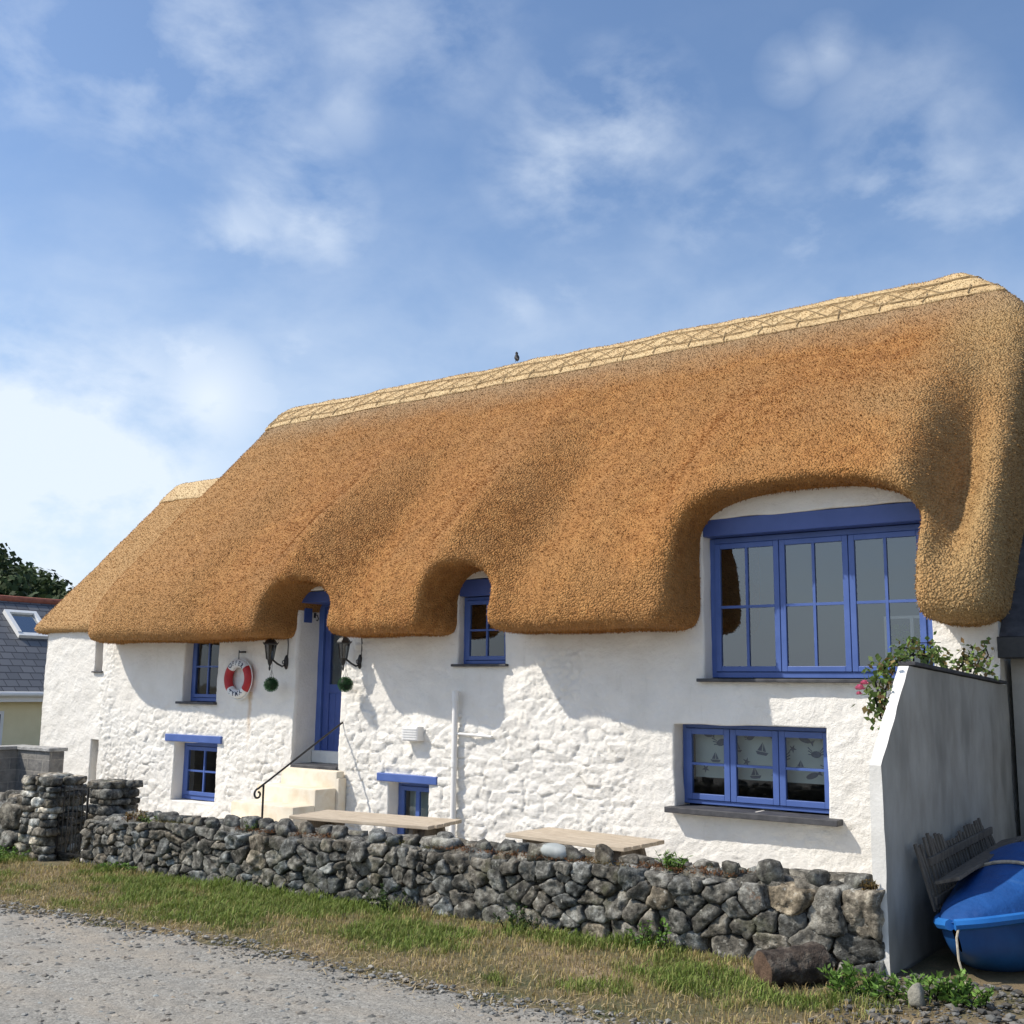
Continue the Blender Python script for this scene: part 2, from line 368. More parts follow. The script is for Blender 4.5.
n1 = N(nt, 'ShaderNodeTexNoise'); n1.inputs['Scale'].default_value = 8.5; n1.inputs['Detail'].default_value = 10; n1.inputs['Roughness'].default_value = .56; n1.inputs['Distortion'].default_value = .15; L(nt, mp.outputs[0], n1.inputs[0])
n2 = N(nt, 'ShaderNodeTexNoise'); n2.inputs['Scale'].default_value = 1.7; n2.inputs['Detail'].default_value = 4; L(nt, mp.outputs[0], n2.inputs[0])
cl = math_(nt, 'MULTIPLY', math_(nt, 'ADD', tot, .04), math_(nt, 'MULTIPLY', math_(nt, 'SUBTRACT', n1.outputs[0], .41), 3.8, clamp=True), clamp=True)
cl = math_(nt, 'ADD', cl, math_(nt, 'MULTIPLY', math_(nt, 'SUBTRACT', n2.outputs[0], .45), .10), clamp=True)
sp = N(nt, 'ShaderNodeSeparateXYZ'); L(nt, V, sp.inputs[0])
zz_ = math_(nt, 'SUBTRACT', sp.outputs[2], math_(nt, 'MULTIPLY', math_(nt, 'SUBTRACT', n1.outputs[0], .5), .30))
hz = N(nt, 'ShaderNodeMapRange', clamp=True, interpolation_type='SMOOTHSTEP'); L(nt, zz_, hz.inputs[0]); hz.inputs[1].default_value = .50; hz.inputs[2].default_value = -.08; hz.inputs[4].default_value = .92
cl = math_(nt, 'MAXIMUM', math_(nt, 'MULTIPLY', cl, .72), hz.outputs[0])
bank = None
for bb in ((-20, 600, 330, 1.0), (70, 500, 250, 1.0), (10, 430, 170, .9), (210, 400, 110, .7)):
    o_ = blob(*bb); bank = o_ if bank is None else math_(nt, 'MAXIMUM', bank, o_)
bank = math_(nt, 'MULTIPLY', math_(nt, 'MULTIPLY', bank, math_(nt, 'ADD', math_(nt, 'MULTIPLY', math_(nt, 'SUBTRACT', n1.outputs[0], .40), 3.0), .55, clamp=True)), 1.5, clamp=True)
cl = math_(nt, 'MAXIMUM', cl, math_(nt, 'MULTIPLY', bank, .93))
skc = mixc(nt, 1.0, sky.outputs[0], (1.06, 1.17, 1.28), 'MULTIPLY')
mixw = mixc(nt, cl, skc, (6.3, 7.0, 7.9)); L(nt, mixw, bg.inputs[0]); L(nt, bg.outputs[0], out.inputs[0])
vs = scene.view_settings; vs.view_transform = 'Standard'; vs.look = 'None'; vs.gamma = 1; vs.exposure = .08
scene.cycles.max_bounces = 6; scene.cycles.transparent_max_bounces = 12

# ------------------------------------------------------------------ ground
def gz(x, y):
    x = np.asarray(x, float); y = np.asarray(y, float)
    r = .1 + .021*(np.clip(x, -14, 4)+8.85)
    g = -.27 + 0*x
    inside = sstep(-2.86, -2.7, y)*sstep(1.0, .4, np.abs(x+8.3)-6.3+0*x)
    inside = inside*(x < -2.0)
    return r*(1-inside) + g*inside
def grid_mesh(xs, ys, zf, name, mat, parent=None):
    XX, YY = np.meshgrid(xs, ys, indexing='ij'); ZZ = zf(XX, YY)
    v = np.stack([XX, YY, ZZ], -1).reshape(-1, 3); a, b = len(xs), len(ys)
    i, j = np.meshgrid(np.arange(a-1), np.arange(b-1), indexing='ij'); q = i*b+j
    f = np.stack([q, q+b, q+b+1, q+1], -1).reshape(-1, 4)
    return np_mesh(name, v, f, mat, parent)
def ground_mat():
    m, nt, b = new_mat('verge_soil'); v = coords(nt)
    c = ramp(nt, noise(nt, v, 2.2, 6, .65), [(.32, (.075, .085, .03)), (.48, (.15, .125, .06)), (.62, (.24, .175, .095)), (.75, (.33, .26, .16))])
    c = mixc(nt, ramp(nt, noise(nt, v, 60, 3), [(.4, (.35,.35,.35)), (.6, (0,0,0))]), c, (.05, .045, .03))
    L(nt, c, b.inputs['Base Color']); b.inputs['Roughness'].default_value = .95; bump(nt, b, noise(nt, v, 45, 5, .7), .8, .02); return m
M['soil'] = ground_mat()
def road_mat():
    m, nt, b = new_mat('grey_gravel'); v = coords(nt)
    vo = N(nt, 'ShaderNodeTexVoronoi'); vo.inputs['Scale'].default_value = 75; L(nt, v, vo.inputs['Vector'])
    bw = N(nt, 'ShaderNodeRGBToBW'); L(nt, vo.outputs['Color'], bw.inputs[0])
    c = ramp(nt, bw.outputs[0], [(.1, (.235, .227, .20)), (.5, (.30, .288, .255)), (.9, (.40, .385, .34))])
    c = mixc(nt, ramp(nt, noise(nt, coords(nt, (.5, 1.6, 1)), 1.6, 6, .65), [(.42, (0,0,0)), (.62, (.8,.8,.8))]), c, (.36, .315, .25))
    c = mixc(nt, ramp(nt, noise(nt, v, 40, 4, .8), [(.56, (0,0,0)), (.64, (.8,.8,.8))]), c, (.09, .085, .08))
    c = mixc(nt, ramp(nt, noise(nt, v, 9, 5, .7), [(.35, (.5,.5,.5)), (.55, (0,0,0))]), c, (.20, .19, .165))
    L(nt, c, b.inputs['Base Color']); b.inputs['Roughness'].default_value = .92; b.inputs['Specular IOR Level'].default_value = .25
    h = math_(nt, 'ADD', math_(nt, 'MULTIPLY', vo.outputs['Distance'], -.25), noise(nt, v, 28, 7, .8)); bump(nt, b, h, .8, .014); return m
M['road'] = road_mat()
def geo(a, b, n): return list(a + (b-a)*np.linspace(0, 1, n)**3)
xs = np.array(sorted(set([-1500, -600, -200, -80, -40, -25, -18] + list(np.round(np.arange(-15, 4.01, .12), 3)) + [5, 8, 14, 30, 80, 300, 900, 1500])))
ys = np.array(sorted(set([-1500, -600, -200, -60, -25, -14] + list(np.round(np.arange(-11, 1.6, .12), 3)) + [3, 6, 10, 20, 50, 140, 400, 1500])))
def ground_z(x, y):
    z = gz(x, y); near = (np.abs(x+6) < 12) & (y > -10) & (y < -2.9)
    return z + near*(.012*fbm(x*1.5, y*1.5, seed=3)+.006*vnoise(x*5, y*5, seed=9))
tag(grid_mesh(xs, ys, ground_z, 'ground', M['soil']), 'dry grassy soil around the cottage', kind='structure')
# gravel road: irregular far edge, sunk in at its rim
def road():
    xs = np.concatenate([[-60, -40, -25], np.arange(-18, 4, .05), [6, 12, 30, 60]])
    edge = -4.50 + .13*fbm(xs*.9, xs*0, seed=21) + .10*fbm(xs*5, xs*0, seed=22)
    ts = np.concatenate([[0, .02, .05, .1, .16, .25, .35], np.linspace(.5, 5.5, 60), [8, 14, 30]])
    XX, TT = np.meshgrid(xs, ts, indexing='ij'); YY = edge[:, None] - TT
    ZZ = ground_z(XX, YY) + np.where(TT < .001, -.03, .006 + .010*sstep(0, .3, TT)) + .008*fbm(XX*4, YY*4, seed=31)*(TT > 0.03)
    v = np.stack([XX, YY, ZZ], -1).reshape(-1, 3); b = len(ts); i, j = np.meshgrid(np.arange(len(xs)-1), np.arange(b-1), indexing='ij'); q = i*b+j
    f = np.stack([q, q+1, q+b+1, q+b], -1).reshape(-1, 4)
    return np_mesh('gravel_road', v, f, M['road'])
tag(road(), 'grey gravel track', kind='structure')
M['paving'] = mat_noise('pale_paving', [(.3, (.42, .40, .36)), (.7, (.58, .56, .51))], 4, .9, 40, .3, .004)
grid_ = grid_mesh(np.linspace(-13.4, -2.1, 60), np.linspace(-2.55, -.02, 14), lambda x, y: -.262+.004*vnoise(x*3, y*3), 'path', M['paving']); tag(grid_, 'pale concrete path at the foot of the cottage', kind='structure')
# a path ramp through the gate
grid_ = grid_mesh(np.linspace(-9.65, -9.0, 6), np.linspace(-2.95, -2.4, 14), lambda x, y: .112+.01*vnoise(x*3, y*3)-.33*sstep(-3.0, -2.45, y), 'path', M['paving']); tag(grid_, 'pale concrete path through the gate', kind='structure')

# ------------------------------------------------------------------ THE COTTAGE
cot = empty('thatched_cottage', 'long whitewashed stone cottage with an orange-brown thatched roof and blue windows', 'cottage', (-8, 2.5, -.27))
def rel(o):  # parts are modelled in world coordinates
    o.matrix_parent_inverse = Matrix.Translation(cot.location).inverted(); return o

# openings: x0,x1,z0,z1,depth of reveal
OP = dict(big=(-4.454, -2.46, 1.79, 3.235, .16), low=(-4.759, -3.35, .68, 1.405, .17), small=(-7.278, -6.66, 1.93, 2.82, .11),
          door=(-9.71, -8.95, .795, 2.80, .40), upleft=(-11.765, -11.10, 1.475, 2.5, .13), lowleft=(-11.868, -11.03, .26, .985, .155),
          vent=(-8.194, -7.62, -.02, .695, .16), wing_up=(-13.72, -13.545, 1.86, 2.5, .14), wing_low=(-13.67, -13.495, .25, .95, .14))
def smax(a, b, k):
    h = np.clip(k-np.abs(a-b), 0, None)/k; return np.maximum(a, b) + h*h*k*.25
def smin(a, b, k): return -smax(-a, -b, k)
# arched cuts in the thatch: centre x, half width, spring z, top z, depth y
ARCH = [(-9.22, .50, 2.50, 2.86, .55), (-6.90, .395, 2.58, 2.91, .50), (-3.46, 1.02, 2.98, 3.42, 1.5)]
def main_sdf(x, y, z):
    prof = sstep(5.5, 3.1, z)
    b = .33*np.exp(-(np.abs(x+9.28)/.42)**1.6)*prof + .35*np.exp(-(np.abs(x+6.98)/.40)**1.6)*prof - .16*np.exp(-((x+8.45)/.32)**2)*prof - .17*np.exp(-((x+6.2)/.33)**2)*prof
    b = b + .07*np.exp(-((x+4.75-.25*(z-3))/.22)**2)*sstep(5.2, 3.4, z)*sstep(2.3, 2.8, z) + .05*np.exp(-((x+11.4)/.35)**2)*prof - .05*np.exp(-((x+10.7)/.4)**2)*prof
    e = sstep(-5.0, -4.2, x)*sstep(-2.18, -2.60, x)
    b = b + .34*e*sstep(5.4, 3.9, z)
    b = b - .20*np.exp(-((x+2.22)/.15)**2)*sstep(4.5, 3.3, z)*sstep(2.45, 2.9, z)
    b = b + .035*fbm(x*1.1, z*1.1, y*.8, 3, 5) + .030*fbm(x*2.6, z*.35, y*.3, 2, 25) + .012*fbm(x*5, z*5, y*5, 2, 8)
    f1 = ((z-6.05)-(y-2.6)*1.035)/1.439 - b
    f1b = ((z-6.05)+(y-2.6)*1.035)/1.439
    f2 = -.63-y - .25*np.clip(b, -.1, .3) + 0*x
    f2b = y-5.85
    f3 = 2.235 - z + .03*fbm(x*.9, y*0, seed=41) + .10*np.clip(y+.6, 0, .7)*0
    hipA = ((x+2.72)*.82+(z-6.05)*1.0)/1.293
    hipB = x+1.90 - .03*fbm(z*2, y*2, seed=4)
    f = smax(f1, f1b, .14); f = smax(f, hipA, .05); f = smax(f, hipB, .34)
    f = smax(f, -13.33-x - .04*(fbm(z, y, seed=6)), .62)
    g = smax(f2, f2b, .1); f = smax(f, g, .42); f = smax(f, f3, .17)
    for cx, hw, zs, zt, yd in ARCH:
        u = np.abs(x-cx)/hw; rz = (zt-zs)
        zz = np.clip((z-zs)/rz, 0, None)
        p = 2.6 if hw > .8 else 2.2
        rr = (u**p + zz**p)**(1/p)
        d = (rr-1)*np.where(zz > 0, np.minimum(hw, rz + .25*hw), hw)
        d = np.where(rr < 1, np.maximum(d, -hw), d)
        d = np.maximum(d, (y-yd))
        f = smax(f, -d, .14 if hw < .8 else .20)
    return f
def wing_sdf(x, y, z):
    n = .03*fbm(x*1.1, z*1.1, y*.8, 3, 15) + .012*fbm(x*5, z*5, y*5, 2, 8)
    f1 = ((z-4.86)-(y-1.76)*1.27)/1.616 - n; f1b = ((z-4.86)+(y-1.76)*1.27)/1.616
    f = smax(f1, f1b, .14); f = smax(f, ((-14.68-x)+(z-4.86)*.33)/1.053, .44); f = smax(f, -15.5-x, .3)
    f = smax(f, smax(-.56-y, y-3.8, .1), .40); f = smax(f, 2.41-z, .14); f = smax(f, x+12.6, .05)
    return f
def surfnet(fn, lo, hi, h):
    ax = [np.arange(lo[i], hi[i]+h, h) for i in range(3)]
    Xg, Yg, Zg = np.meshgrid(*ax, indexing='ij'); v = fn(Xg, Yg, Zg); s = v < 0
    sh = np.array(v.shape)-1; ncell = sh.prod(); acc = np.zeros((ncell, 3)); cnt = np.zeros(ncell); F = []
    cid = lambda i: (i[:, 0]*sh[1]+i[:, 1])*sh[2]+i[:, 2]
    for a in range(3):
        sl0 = [slice(None)]*3; sl1 = [slice(None)]*3; sl0[a] = slice(None, -1); sl1[a] = slice(1, None)
        cr = s[tuple(sl0)] != s[tuple(sl1)]; idx = np.argwhere(cr)
        va = v[tuple(sl0)][cr]; vb = v[tuple(sl1)][cr]; sa = s[tuple(sl0)][cr]
        pos = idx.astype(float); pos[:, a] += va/(va-vb)
        o1, o2 = [(1, 2), (2, 0), (0, 1)][a]
        ok = (idx[:, o1] > 0) & (idx[:, o2] > 0) & (idx[:, o1] < sh[o1]) & (idx[:, o2] < sh[o2])
        idx = idx[ok]; pos = pos[ok]; sa = sa[ok]; cs = []
        for d1, d2 in ((-1, -1), (0, -1), (0, 0), (-1, 0)):
            c = idx.copy(); c[:, o1] += d1; c[:, o2] += d2; k = cid(c); cs.append(k)
            np.add.at(acc, k, pos); np.add.at(cnt, k, 1)
        q = np.stack(cs, 1); q[~sa] = q[~sa][:, ::-1]; F.append(q)
    F = np.concatenate(F); used = np.unique(F); mp_ = np.full(ncell, -1); mp_[used] = np.arange(len(used))
    V_ = acc[used]/cnt[used][:, None]*h + np.array(lo)
    return V_, mp_[F]
def face_geo(V_, F):
    a, b, c, d = (V_[F[:, i]] for i in range(4)); n = np.cross(c-a, d-b); A = np.linalg.norm(n, axis=1)/2; n /= (2*A[:, None]+1e-12); return n, A
def straws(V_, F, sel, count, ln, wd, tint, seed=1, up=.55, lay=.8):
    """short straw ends standing out of the surface, pointing down the slope"""
    r = np.random.default_rng(seed); n, A = face_geo(V_, F); w_ = A*sel(V_[F].mean(1), n); w_ /= w_.sum()
    k = r.choice(len(F), count, p=w_); a, b, c, d = (V_[F[k, i]] for i in range(4)); u = r.random((count, 1)); t = r.random((count, 1))
    p = a*(1-u)*(1-t)+b*u*(1-t)+c*u*t+d*(1-u)*t; nn = n[k]
    g = np.array([[0, 0, -1.]]) - nn*(-nn[:, 2:3]); gl = np.linalg.norm(g, axis=1, keepdims=True); g = g/np.maximum(gl, .15)
    dr = nn*up + g*lay + r.normal(0, .28, (count, 3)); dr /= np.linalg.norm(dr, axis=1, keepdims=True)
    sd = np.cross(dr, nn+r.normal(0, .5, (count, 3))); sd /= np.linalg.norm(sd, axis=1, keepdims=True)
    l = ln*r.uniform(.6, 1.4, (count, 1)); w2 = wd*r.uniform(.6, 1.3, (count, 1))/2
    p0 = p - nn*.006; P = np.stack([p0-sd*w2, p0+sd*w2, p0+sd*w2*.7+dr*l, p0-sd*w2*.7+dr*l], 1).reshape(-1, 3)
    ti = r.uniform(tint[0], tint[1], (count, 1)); warm = r.normal(0, .05, (count, 1))
    col = np.repeat(np.concatenate([ti*(1+warm), ti, ti*(1-warm*1.5)], 1), 4, 0)
    return P, np.arange(count*4).reshape(-1, 4), col
vis = lambda c, n: ((n[:, 1] < .3) & (n[:, 2] > -1.1)).astype(float)*np.where(c[:, 1] > 3, 0, 1) + 1e-9
# main thatch
h_ = .055
Vm, Fm = surfnet(main_sdf, (-13.4, -1.15, 2.0), (-1.3, 6.1, 6.3), h_)
P, Q, col = straws(Vm, Fm, vis, 480000, .022, .0066, (.64, 1.30), 3)
def join_straws(name, V_, F, P, Q, col, mats, parent):
    return np_mesh(name, np.concatenate([V_, P]), [F, Q+len(V_)], mats, parent, True, np.concatenate([np.zeros(len(F)), np.ones(len(Q))]), np.concatenate([np.ones((len(V_), 3)), col]))
rel(join_straws('thatch_roof', Vm, Fm, P, Q, col, [M['thatch'], M['straw']], cot))
bvh = BVHTree.FromPolygons([tuple(v) for v in Vm], [tuple(int(i) for i in f) for f in Fm])
Vw, Fw = surfnet(wing_sdf, (-15.4, -.9, 2.2), (-12.9, 3.9, 5.0), h_)
P, Q, col = straws(Vw, Fw, vis, 80000, .022, .0066, (.7, 1.3), 4)
wt = rel(join_straws('thatch_roof', Vw, Fw, P, Q, col, [M['thatchw'], M['straww']], cot)); wt['label'] = 'lower thatch over the far left wing'
# ridge caps
def cap_fn(base, zc, th=.020):
    def fn(x, y, z):
        f = base(x, y, z)-th; f = smax(f, zc + .012*fbm(x*3, y*3, seed=61) - z, .04); f = np.maximum(f, -(base(x, y, z)+.06)); return f
    return fn
Vc, Fc = surfnet(cap_fn(lambda x, y, z: main_sdf(x, y, z), 5.63), (-13.5, 1.9, 5.4), (-1.3, 3.3, 6.4), .035)
P, Q, col = straws(Vc, Fc, lambda c, n: ((n[:, 1] < .5) & (n[:, 2] > -.3)).astype(float)+1e-9, 40000, .02, .008, (.75, 1.2), 5, .4, .9)
cap = rel(join_straws('ridge_cap', Vc, Fc, P, Q, col, [M['cap'], M['capstraw']], cot))
Vc2, Fc2 = surfnet(cap_fn(wing_sdf, 4.50), (-15.3, .9, 4.3), (-12.9, 2.1, 5.0), .035)
P, Q, col = straws(Vc2, Fc2, lambda c, n: (n[:, 2] > -.3).astype(float)+1e-9, 7000, .02, .008, (.75, 1.2), 6, .4, .9)
cap2 = rel(join_straws('ridge_cap', Vc2, Fc2, P, Q, col, [M['cap'], M['capstraw']], cot))
# liggers pinned across the cap
cb = BVHTree.FromPolygons([tuple(v) for v in Vc], [tuple(int(i) for i in f) for f in Fc])
def on_cap(x, z, tree=cb):
    hit = tree.ray_cast(Vector((x, -3, z)), Vector((0, 1, 0)))
    return None if hit[0] is None else hit[0] + Vector((0, -.008, .010))
lig = MB()
for z in (5.735, 5.92):
    pts = [on_cap(x, z+.012*math.sin(x*5)) for x in np.arange(-13.2, -1.9, .09)]; pts = [p for p in pts if p]
    lig.tube(pts, .0060, 5)
x = -13.05
while x < -2.9:
    for za, zb in ((5.735, 5.92), (5.92, 5.735)):
        jj = random.uniform(-.03, .03); pts = [on_cap(x+jj+.30*t, za+(zb-za)*t) for t in (0, .33, .66, 1)]
        pts = [p for p in pts if p]
        if len(pts) > 1: lig.tube(pts, .0048, 5)
    x += .30
for x in np.arange(-12.9, -2.4, .45):
    pts = [on_cap(x+random.uniform(-.02, .02), z) for z in (5.66, 5.74, 5.79)]; pts = [p for p in pts if p]
    if len(pts) > 1: lig.tube(pts, .006, 5)
# round the right-hand end
for z in (5.735, 5.90):
    pts = []
    for a in np.linspace(-10, 100, 26):
        dv = Vector((-math.sin(math.radians(a)), math.cos(math.radians(a)), 0)); o3 = Vector((-3.3, 2.6, z)) - dv*3
        hit = cb.ray_cast(o3, dv)
        if hit[0]: pts.append(hit[0]-dv*.008+Vector((0, 0, .01)))
    if len(pts) > 1: lig.tube(pts, .0060, 5)
o = lig.build('hazel_liggers', M['ligger'], cap)

# ---- facade wall
def facade_h(x, z):
    """outward relief of the whitewashed rubble"""
    wx = x + .05*fbm(x*3, z*3, seed=71); wz = z + .035*fbm(x*4+9, z*4, seed=72)
    F1, F2, ID, T1 = worley(wx, wz, .20, .10, 3); G1, G2, GD, T2 = worley(wx+3, wz+1.7, .11, .06, 9)
    e = sstep(.0, .13, F2-F1); e2 = sstep(.0, .16, G2-G1)
    pick = sstep(-.05, .12, fbm(x*1.3, z*1.3, seed=80))
    st = (e*(.010+.014*ID)+.030*T1*e)*(1-pick) + (e2*(.008+.010*GD)+.020*T2*e2)*pick
    rg = 1-2*np.abs(fbm(x*11, z*15, seed=81)); rg2 = 1-2*np.abs(fbm(x*26, z*32, seed=82, o=3))
    st = st + .006*rg + .0045*rg2
    sm = .016*fbm(x*1.6, z*1.6, seed=83) + .007*fbm(x*7, z*9, seed=84) + .003*fbm(x*24, z*24, seed=85)
    n = .28*fbm(x*1.7, z*1.7, seed=86)
    mask = sstep(1.62, 1.15, z+n)
    mask = np.maximum(mask, sstep(.55, .2, np.abs(x+6.35+.55*(z-1.4)*-1) + n*.6)*sstep(2.2, 2.0, z)*.95)
    mask = np.maximum(mask, sstep(.28, .12, np.abs(x+8.72)+n*.3)*.9)
    mask = np.maximum(mask, sstep(.3, .1, np.abs(x+13.38)+n*.4)*.9)
    mask = mask*sstep(-13.66, -13.45, x)*(1-.72*sstep(-5.25, -5.1, x)) + .12
    for k, (x0, x1, z0, z1, dp) in OP.items():   # smoother dressed surrounds
        dx = np.maximum(np.maximum(x0-x, x-x1), 0); dz = np.maximum(np.maximum(z0-z, z-z1), 0); d = np.sqrt(dx*dx+dz*dz)
        mask = mask*(.35+.65*sstep(.02, .16, d))
    hgt = (st-.006)*.90*mask + sm*(1.0+.2*(1-mask))
    hgt = hgt + .03*sstep(.3, -.2, z)   # batter at the foot
    return hgt
def axis_samples(lo, hi, st, forced):
    a = np.arange(lo, hi, st); fo = np.array(sorted(forced)); a = a[np.min(np.abs(a[:, None]-fo[None]), 1) > st*.45]
    return np.array(sorted(set(np.round(np.concatenate([a, fo, [lo, hi]]), 5))))
WX0, WX1 = -14.93, -1.98
fx = sum([[o_[0], o_[1]] for o_ in OP.values()], []); fz = sum([[o_[2], o_[3]] for o_ in OP.values() if o_[3] != 2.5], []) + [2.5]
gx = axis_samples(WX0, WX1, .017, fx); gzv = axis_samples(-.40, 3.56, .017, fz)
XX, ZZ = np.meshgrid(gx, gzv, indexing='ij'); HH = facade_h(XX, ZZ)
wob = .010; DX = wob*vnoise(XX*4, ZZ*4, seed=91); DZ = wob*vnoise(XX*4, ZZ*4, seed=92)
cxm = (gx[:-1]+gx[1:])/2; czm = (gzv[:-1]+gzv[1:])/2; CX, CZ = np.meshgrid(cxm, czm, indexing='ij')
keep = CZ < 2.5
for lo_, hi_, zt in ((-9.80, -8.60, 2.96), (-7.34, -6.45, 3.0), (-4.54, -2.44, 3.50)): keep |= (CX > lo_) & (CX < hi_) & (CZ < zt)
hole = np.zeros_like(keep)
for k, (x0, x1, z0, z1, dp) in OP.items(): hole |= (CX > x0) & (CX < x1) & (CZ > z0) & (CZ < z1)
keep &= ~hole
nb = len(gzv); ii, jj = np.nonzero(keep); q = ii*nb+jj
Fq = np.stack([q, q+nb, q+nb+1, q+1], 1)
Vf = np.stack([XX+DX, -HH, ZZ+DZ], -1).reshape(-1, 3)
extraV = []; extraF = []
for k, (x0, x1, z0, z1, dp) in OP.items():
    i0, i1 = np.argmin(abs(gx-x0)), np.argmin(abs(gx-x1)); j0, j1 = np.argmin(abs(gzv-z0)), np.argmin(abs(gzv-z1))
    loop = [(i0, j) for j in range(j1, j0, -1)] + [(i, j0) for i in range(i0, i1)] + [(i1, j) for j in range(j0, j1)] + [(i, j1) for i in range(i1, i0, -1)]
    idx = np.array([i*nb+j for i, j in loop]); n_ = len(idx); D = dp + .10
    ring = [idx]
    for t in (.12, .5, 1.0):
        p = Vf[idx].copy(); p[:, 1] = p[:, 1]*(1-t) + D*t; p[:, 0] += .004*vnoise(p[:, 1]*20, p[:, 2]*9, seed=5); b0 = len(Vf)+sum(len(e) for e in extraV); extraV.append(p); ring.append(b0+np.arange(n_))
    for a, b in zip(ring[:-1], ring[1:]):
        extraF.append(np.stack([a, np.roll(a, -1), np.roll(b, -1), b], 1))
Vf2 = np.concatenate([Vf]+extraV); Ff2 = np.concatenate([Fq]+extraF)
# gable ends, rear wall (plain)
b0 = len(Vf2); back = [(WX0, 0, -.4), (WX0, 5.2, -.4), (WX0, 5.2, 2.5), (WX0, 0, 2.5), (WX1, 0, -.4), (WX1, 5.2, -.4), (WX1, 5.2, 2.35), (WX1, 0, 2.35)]
Vf2 = np.concatenate([Vf2, np.array(back)]); side = np.array([[0, 1, 2, 3], [4, 7, 6, 5], [1, 5, 6, 2]])+b0
used = np.unique(np.concatenate([Ff2.ravel(), side.ravel()])); mpp = np.full(len(Vf2), -1); mpp[used] = np.arange(len(used))
rel(np_mesh('wall', Vf2[used], [mpp[Ff2], mpp[side]], M['white'], cot))

# ---- windows
def window(name, x0, x1, z0, z1, y, cas, rows=2, fr=.05, ca=.045, bar=.020, glass='glass', transom=0, room='dark', depth=.8, cols=2, sill=None, blue='blue'):
    mb = MB(); T = .06
    mb.box(x0, x0+fr, y, y+T, z0, z1, bev=.004); mb.box(x1-fr, x1, y, y+T, z0, z1, bev=.004)
    mb.box(x0+fr, x1-fr, y, y+T, z0, z0+fr, bev=.004); mb.box(x0+fr, x1-fr, y, y+T, z1-fr-transom, z1, bev=.004)
    ix0, ix1, iz0, iz1 = x0+fr, x1-fr, z0+fr, z1-fr-transom
    tot_ = sum(cas); xx = ix0; glassq = []
    for ci, cw in enumerate(cas):
        w_ = (ix1-ix0)*cw/tot_; a, b = xx+.003, xx+w_-.003; xx += w_; yy = y-.014
        mb.box(a, a+ca, yy, yy+.045, iz0+.003, iz1-.003, bev=.004); mb.box(b-ca, b, yy, yy+.045, iz0+.003, iz1-.003, bev=.004)
        mb.box(a+ca, b-ca, yy, yy+.045, iz0+.003, iz0+ca, bev=.004); mb.box(a+ca, b-ca, yy, yy+.045, iz1-ca, iz1-.003, bev=.004)
        for k in range(1, cols): xm = a+ca+(b-a-2*ca)*k/cols; mb.box(xm-bar/2, xm+bar/2, yy+.004, yy+.034, iz0+ca, iz1-ca)
        for k in range(1, rows): zm = iz0+ca+(iz1-iz0-2*ca)*k/rows; mb.box(a+ca, b-ca, yy+.006, yy+.032, zm-bar/2, zm+bar/2)
        glassq.append((a+ca-.006, b-ca+.006, yy+.020, iz0+ca-.006, iz1-ca+.006))
    o = rel(mb.build('window', M[blue], cot)); o['label'] = name
    for (a, b, gy, c, d) in glassq:
        g = MB(); g.add([(a, gy, c), (b, gy, c), (b, gy, d), (a, gy, d)], [(0, 1, 2, 3)]); g.build('pane', M[glass], o)
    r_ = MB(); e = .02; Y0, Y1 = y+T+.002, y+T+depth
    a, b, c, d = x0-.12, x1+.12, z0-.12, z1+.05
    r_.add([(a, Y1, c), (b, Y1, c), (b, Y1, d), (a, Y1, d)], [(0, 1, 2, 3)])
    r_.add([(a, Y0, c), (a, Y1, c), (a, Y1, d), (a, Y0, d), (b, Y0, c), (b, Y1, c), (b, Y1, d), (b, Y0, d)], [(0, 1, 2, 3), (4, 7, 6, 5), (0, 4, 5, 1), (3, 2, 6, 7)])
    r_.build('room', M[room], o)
    if sill:
        s = MB(); sx0, sx1, sz, out_, th = sill; s.box(sx0, sx1, -out_, y+.03, sz-th, sz, bev=.006); s.build('sill', M['slate'], o)
    return o
BIG = window('three-light blue upper window under the wide thatch arch', -4.454, -2.50, 1.815, 3.07, .155, (1, 1, 1), 2, .05, .05, .024, 'glassbig', 0, 'greyroom', 1.1, sill=(-4.50, -2.46, 1.805, .07, .03))
inn = MB()  # bars added inside the room as a stand-in for the view through it
for xx_ in (-3.02, -2.80, -2.58): inn.box(xx_-.014, xx_+.014, .60, .63, 1.86, 2.35)
for zz_ in (1.88, 2.10, 2.34): inn.box(-3.02, -2.56, .605, .625, zz_-.012, zz_+.012)
inn.box(-3.04, -2.54, .50, .66, 1.835, 1.862); inn.build('view_bars', M['plastic'], BIG)
g_ = np.random.default_rng(3); n_ = 900; P_ = np.stack([g_.uniform(-3.03, -2.55, n_), g_.uniform(.66, .9, n_), 1.85+.42*g_.random(n_)**1.2], 1); D_ = g_.normal(size=(n_, 3)); D_ /= np.linalg.norm(D_, axis=1)[:, None]; S_ = np.cross(D_, g_.normal(size=(n_, 3))); S_ /= np.linalg.norm(S_, axis=1)[:, None]
np_mesh('view_greenery', np.stack([P_, P_+D_*.025+S_*.014, P_+D_*.055, P_+D_*.025-S_*.014], 1).reshape(-1, 3), np.arange(4*n_).reshape(-1, 4), M['leafin'], BIG, True, None, np.ones((4*n_, 3)))  # loose leaves added as the greenery that shows in the right-hand light
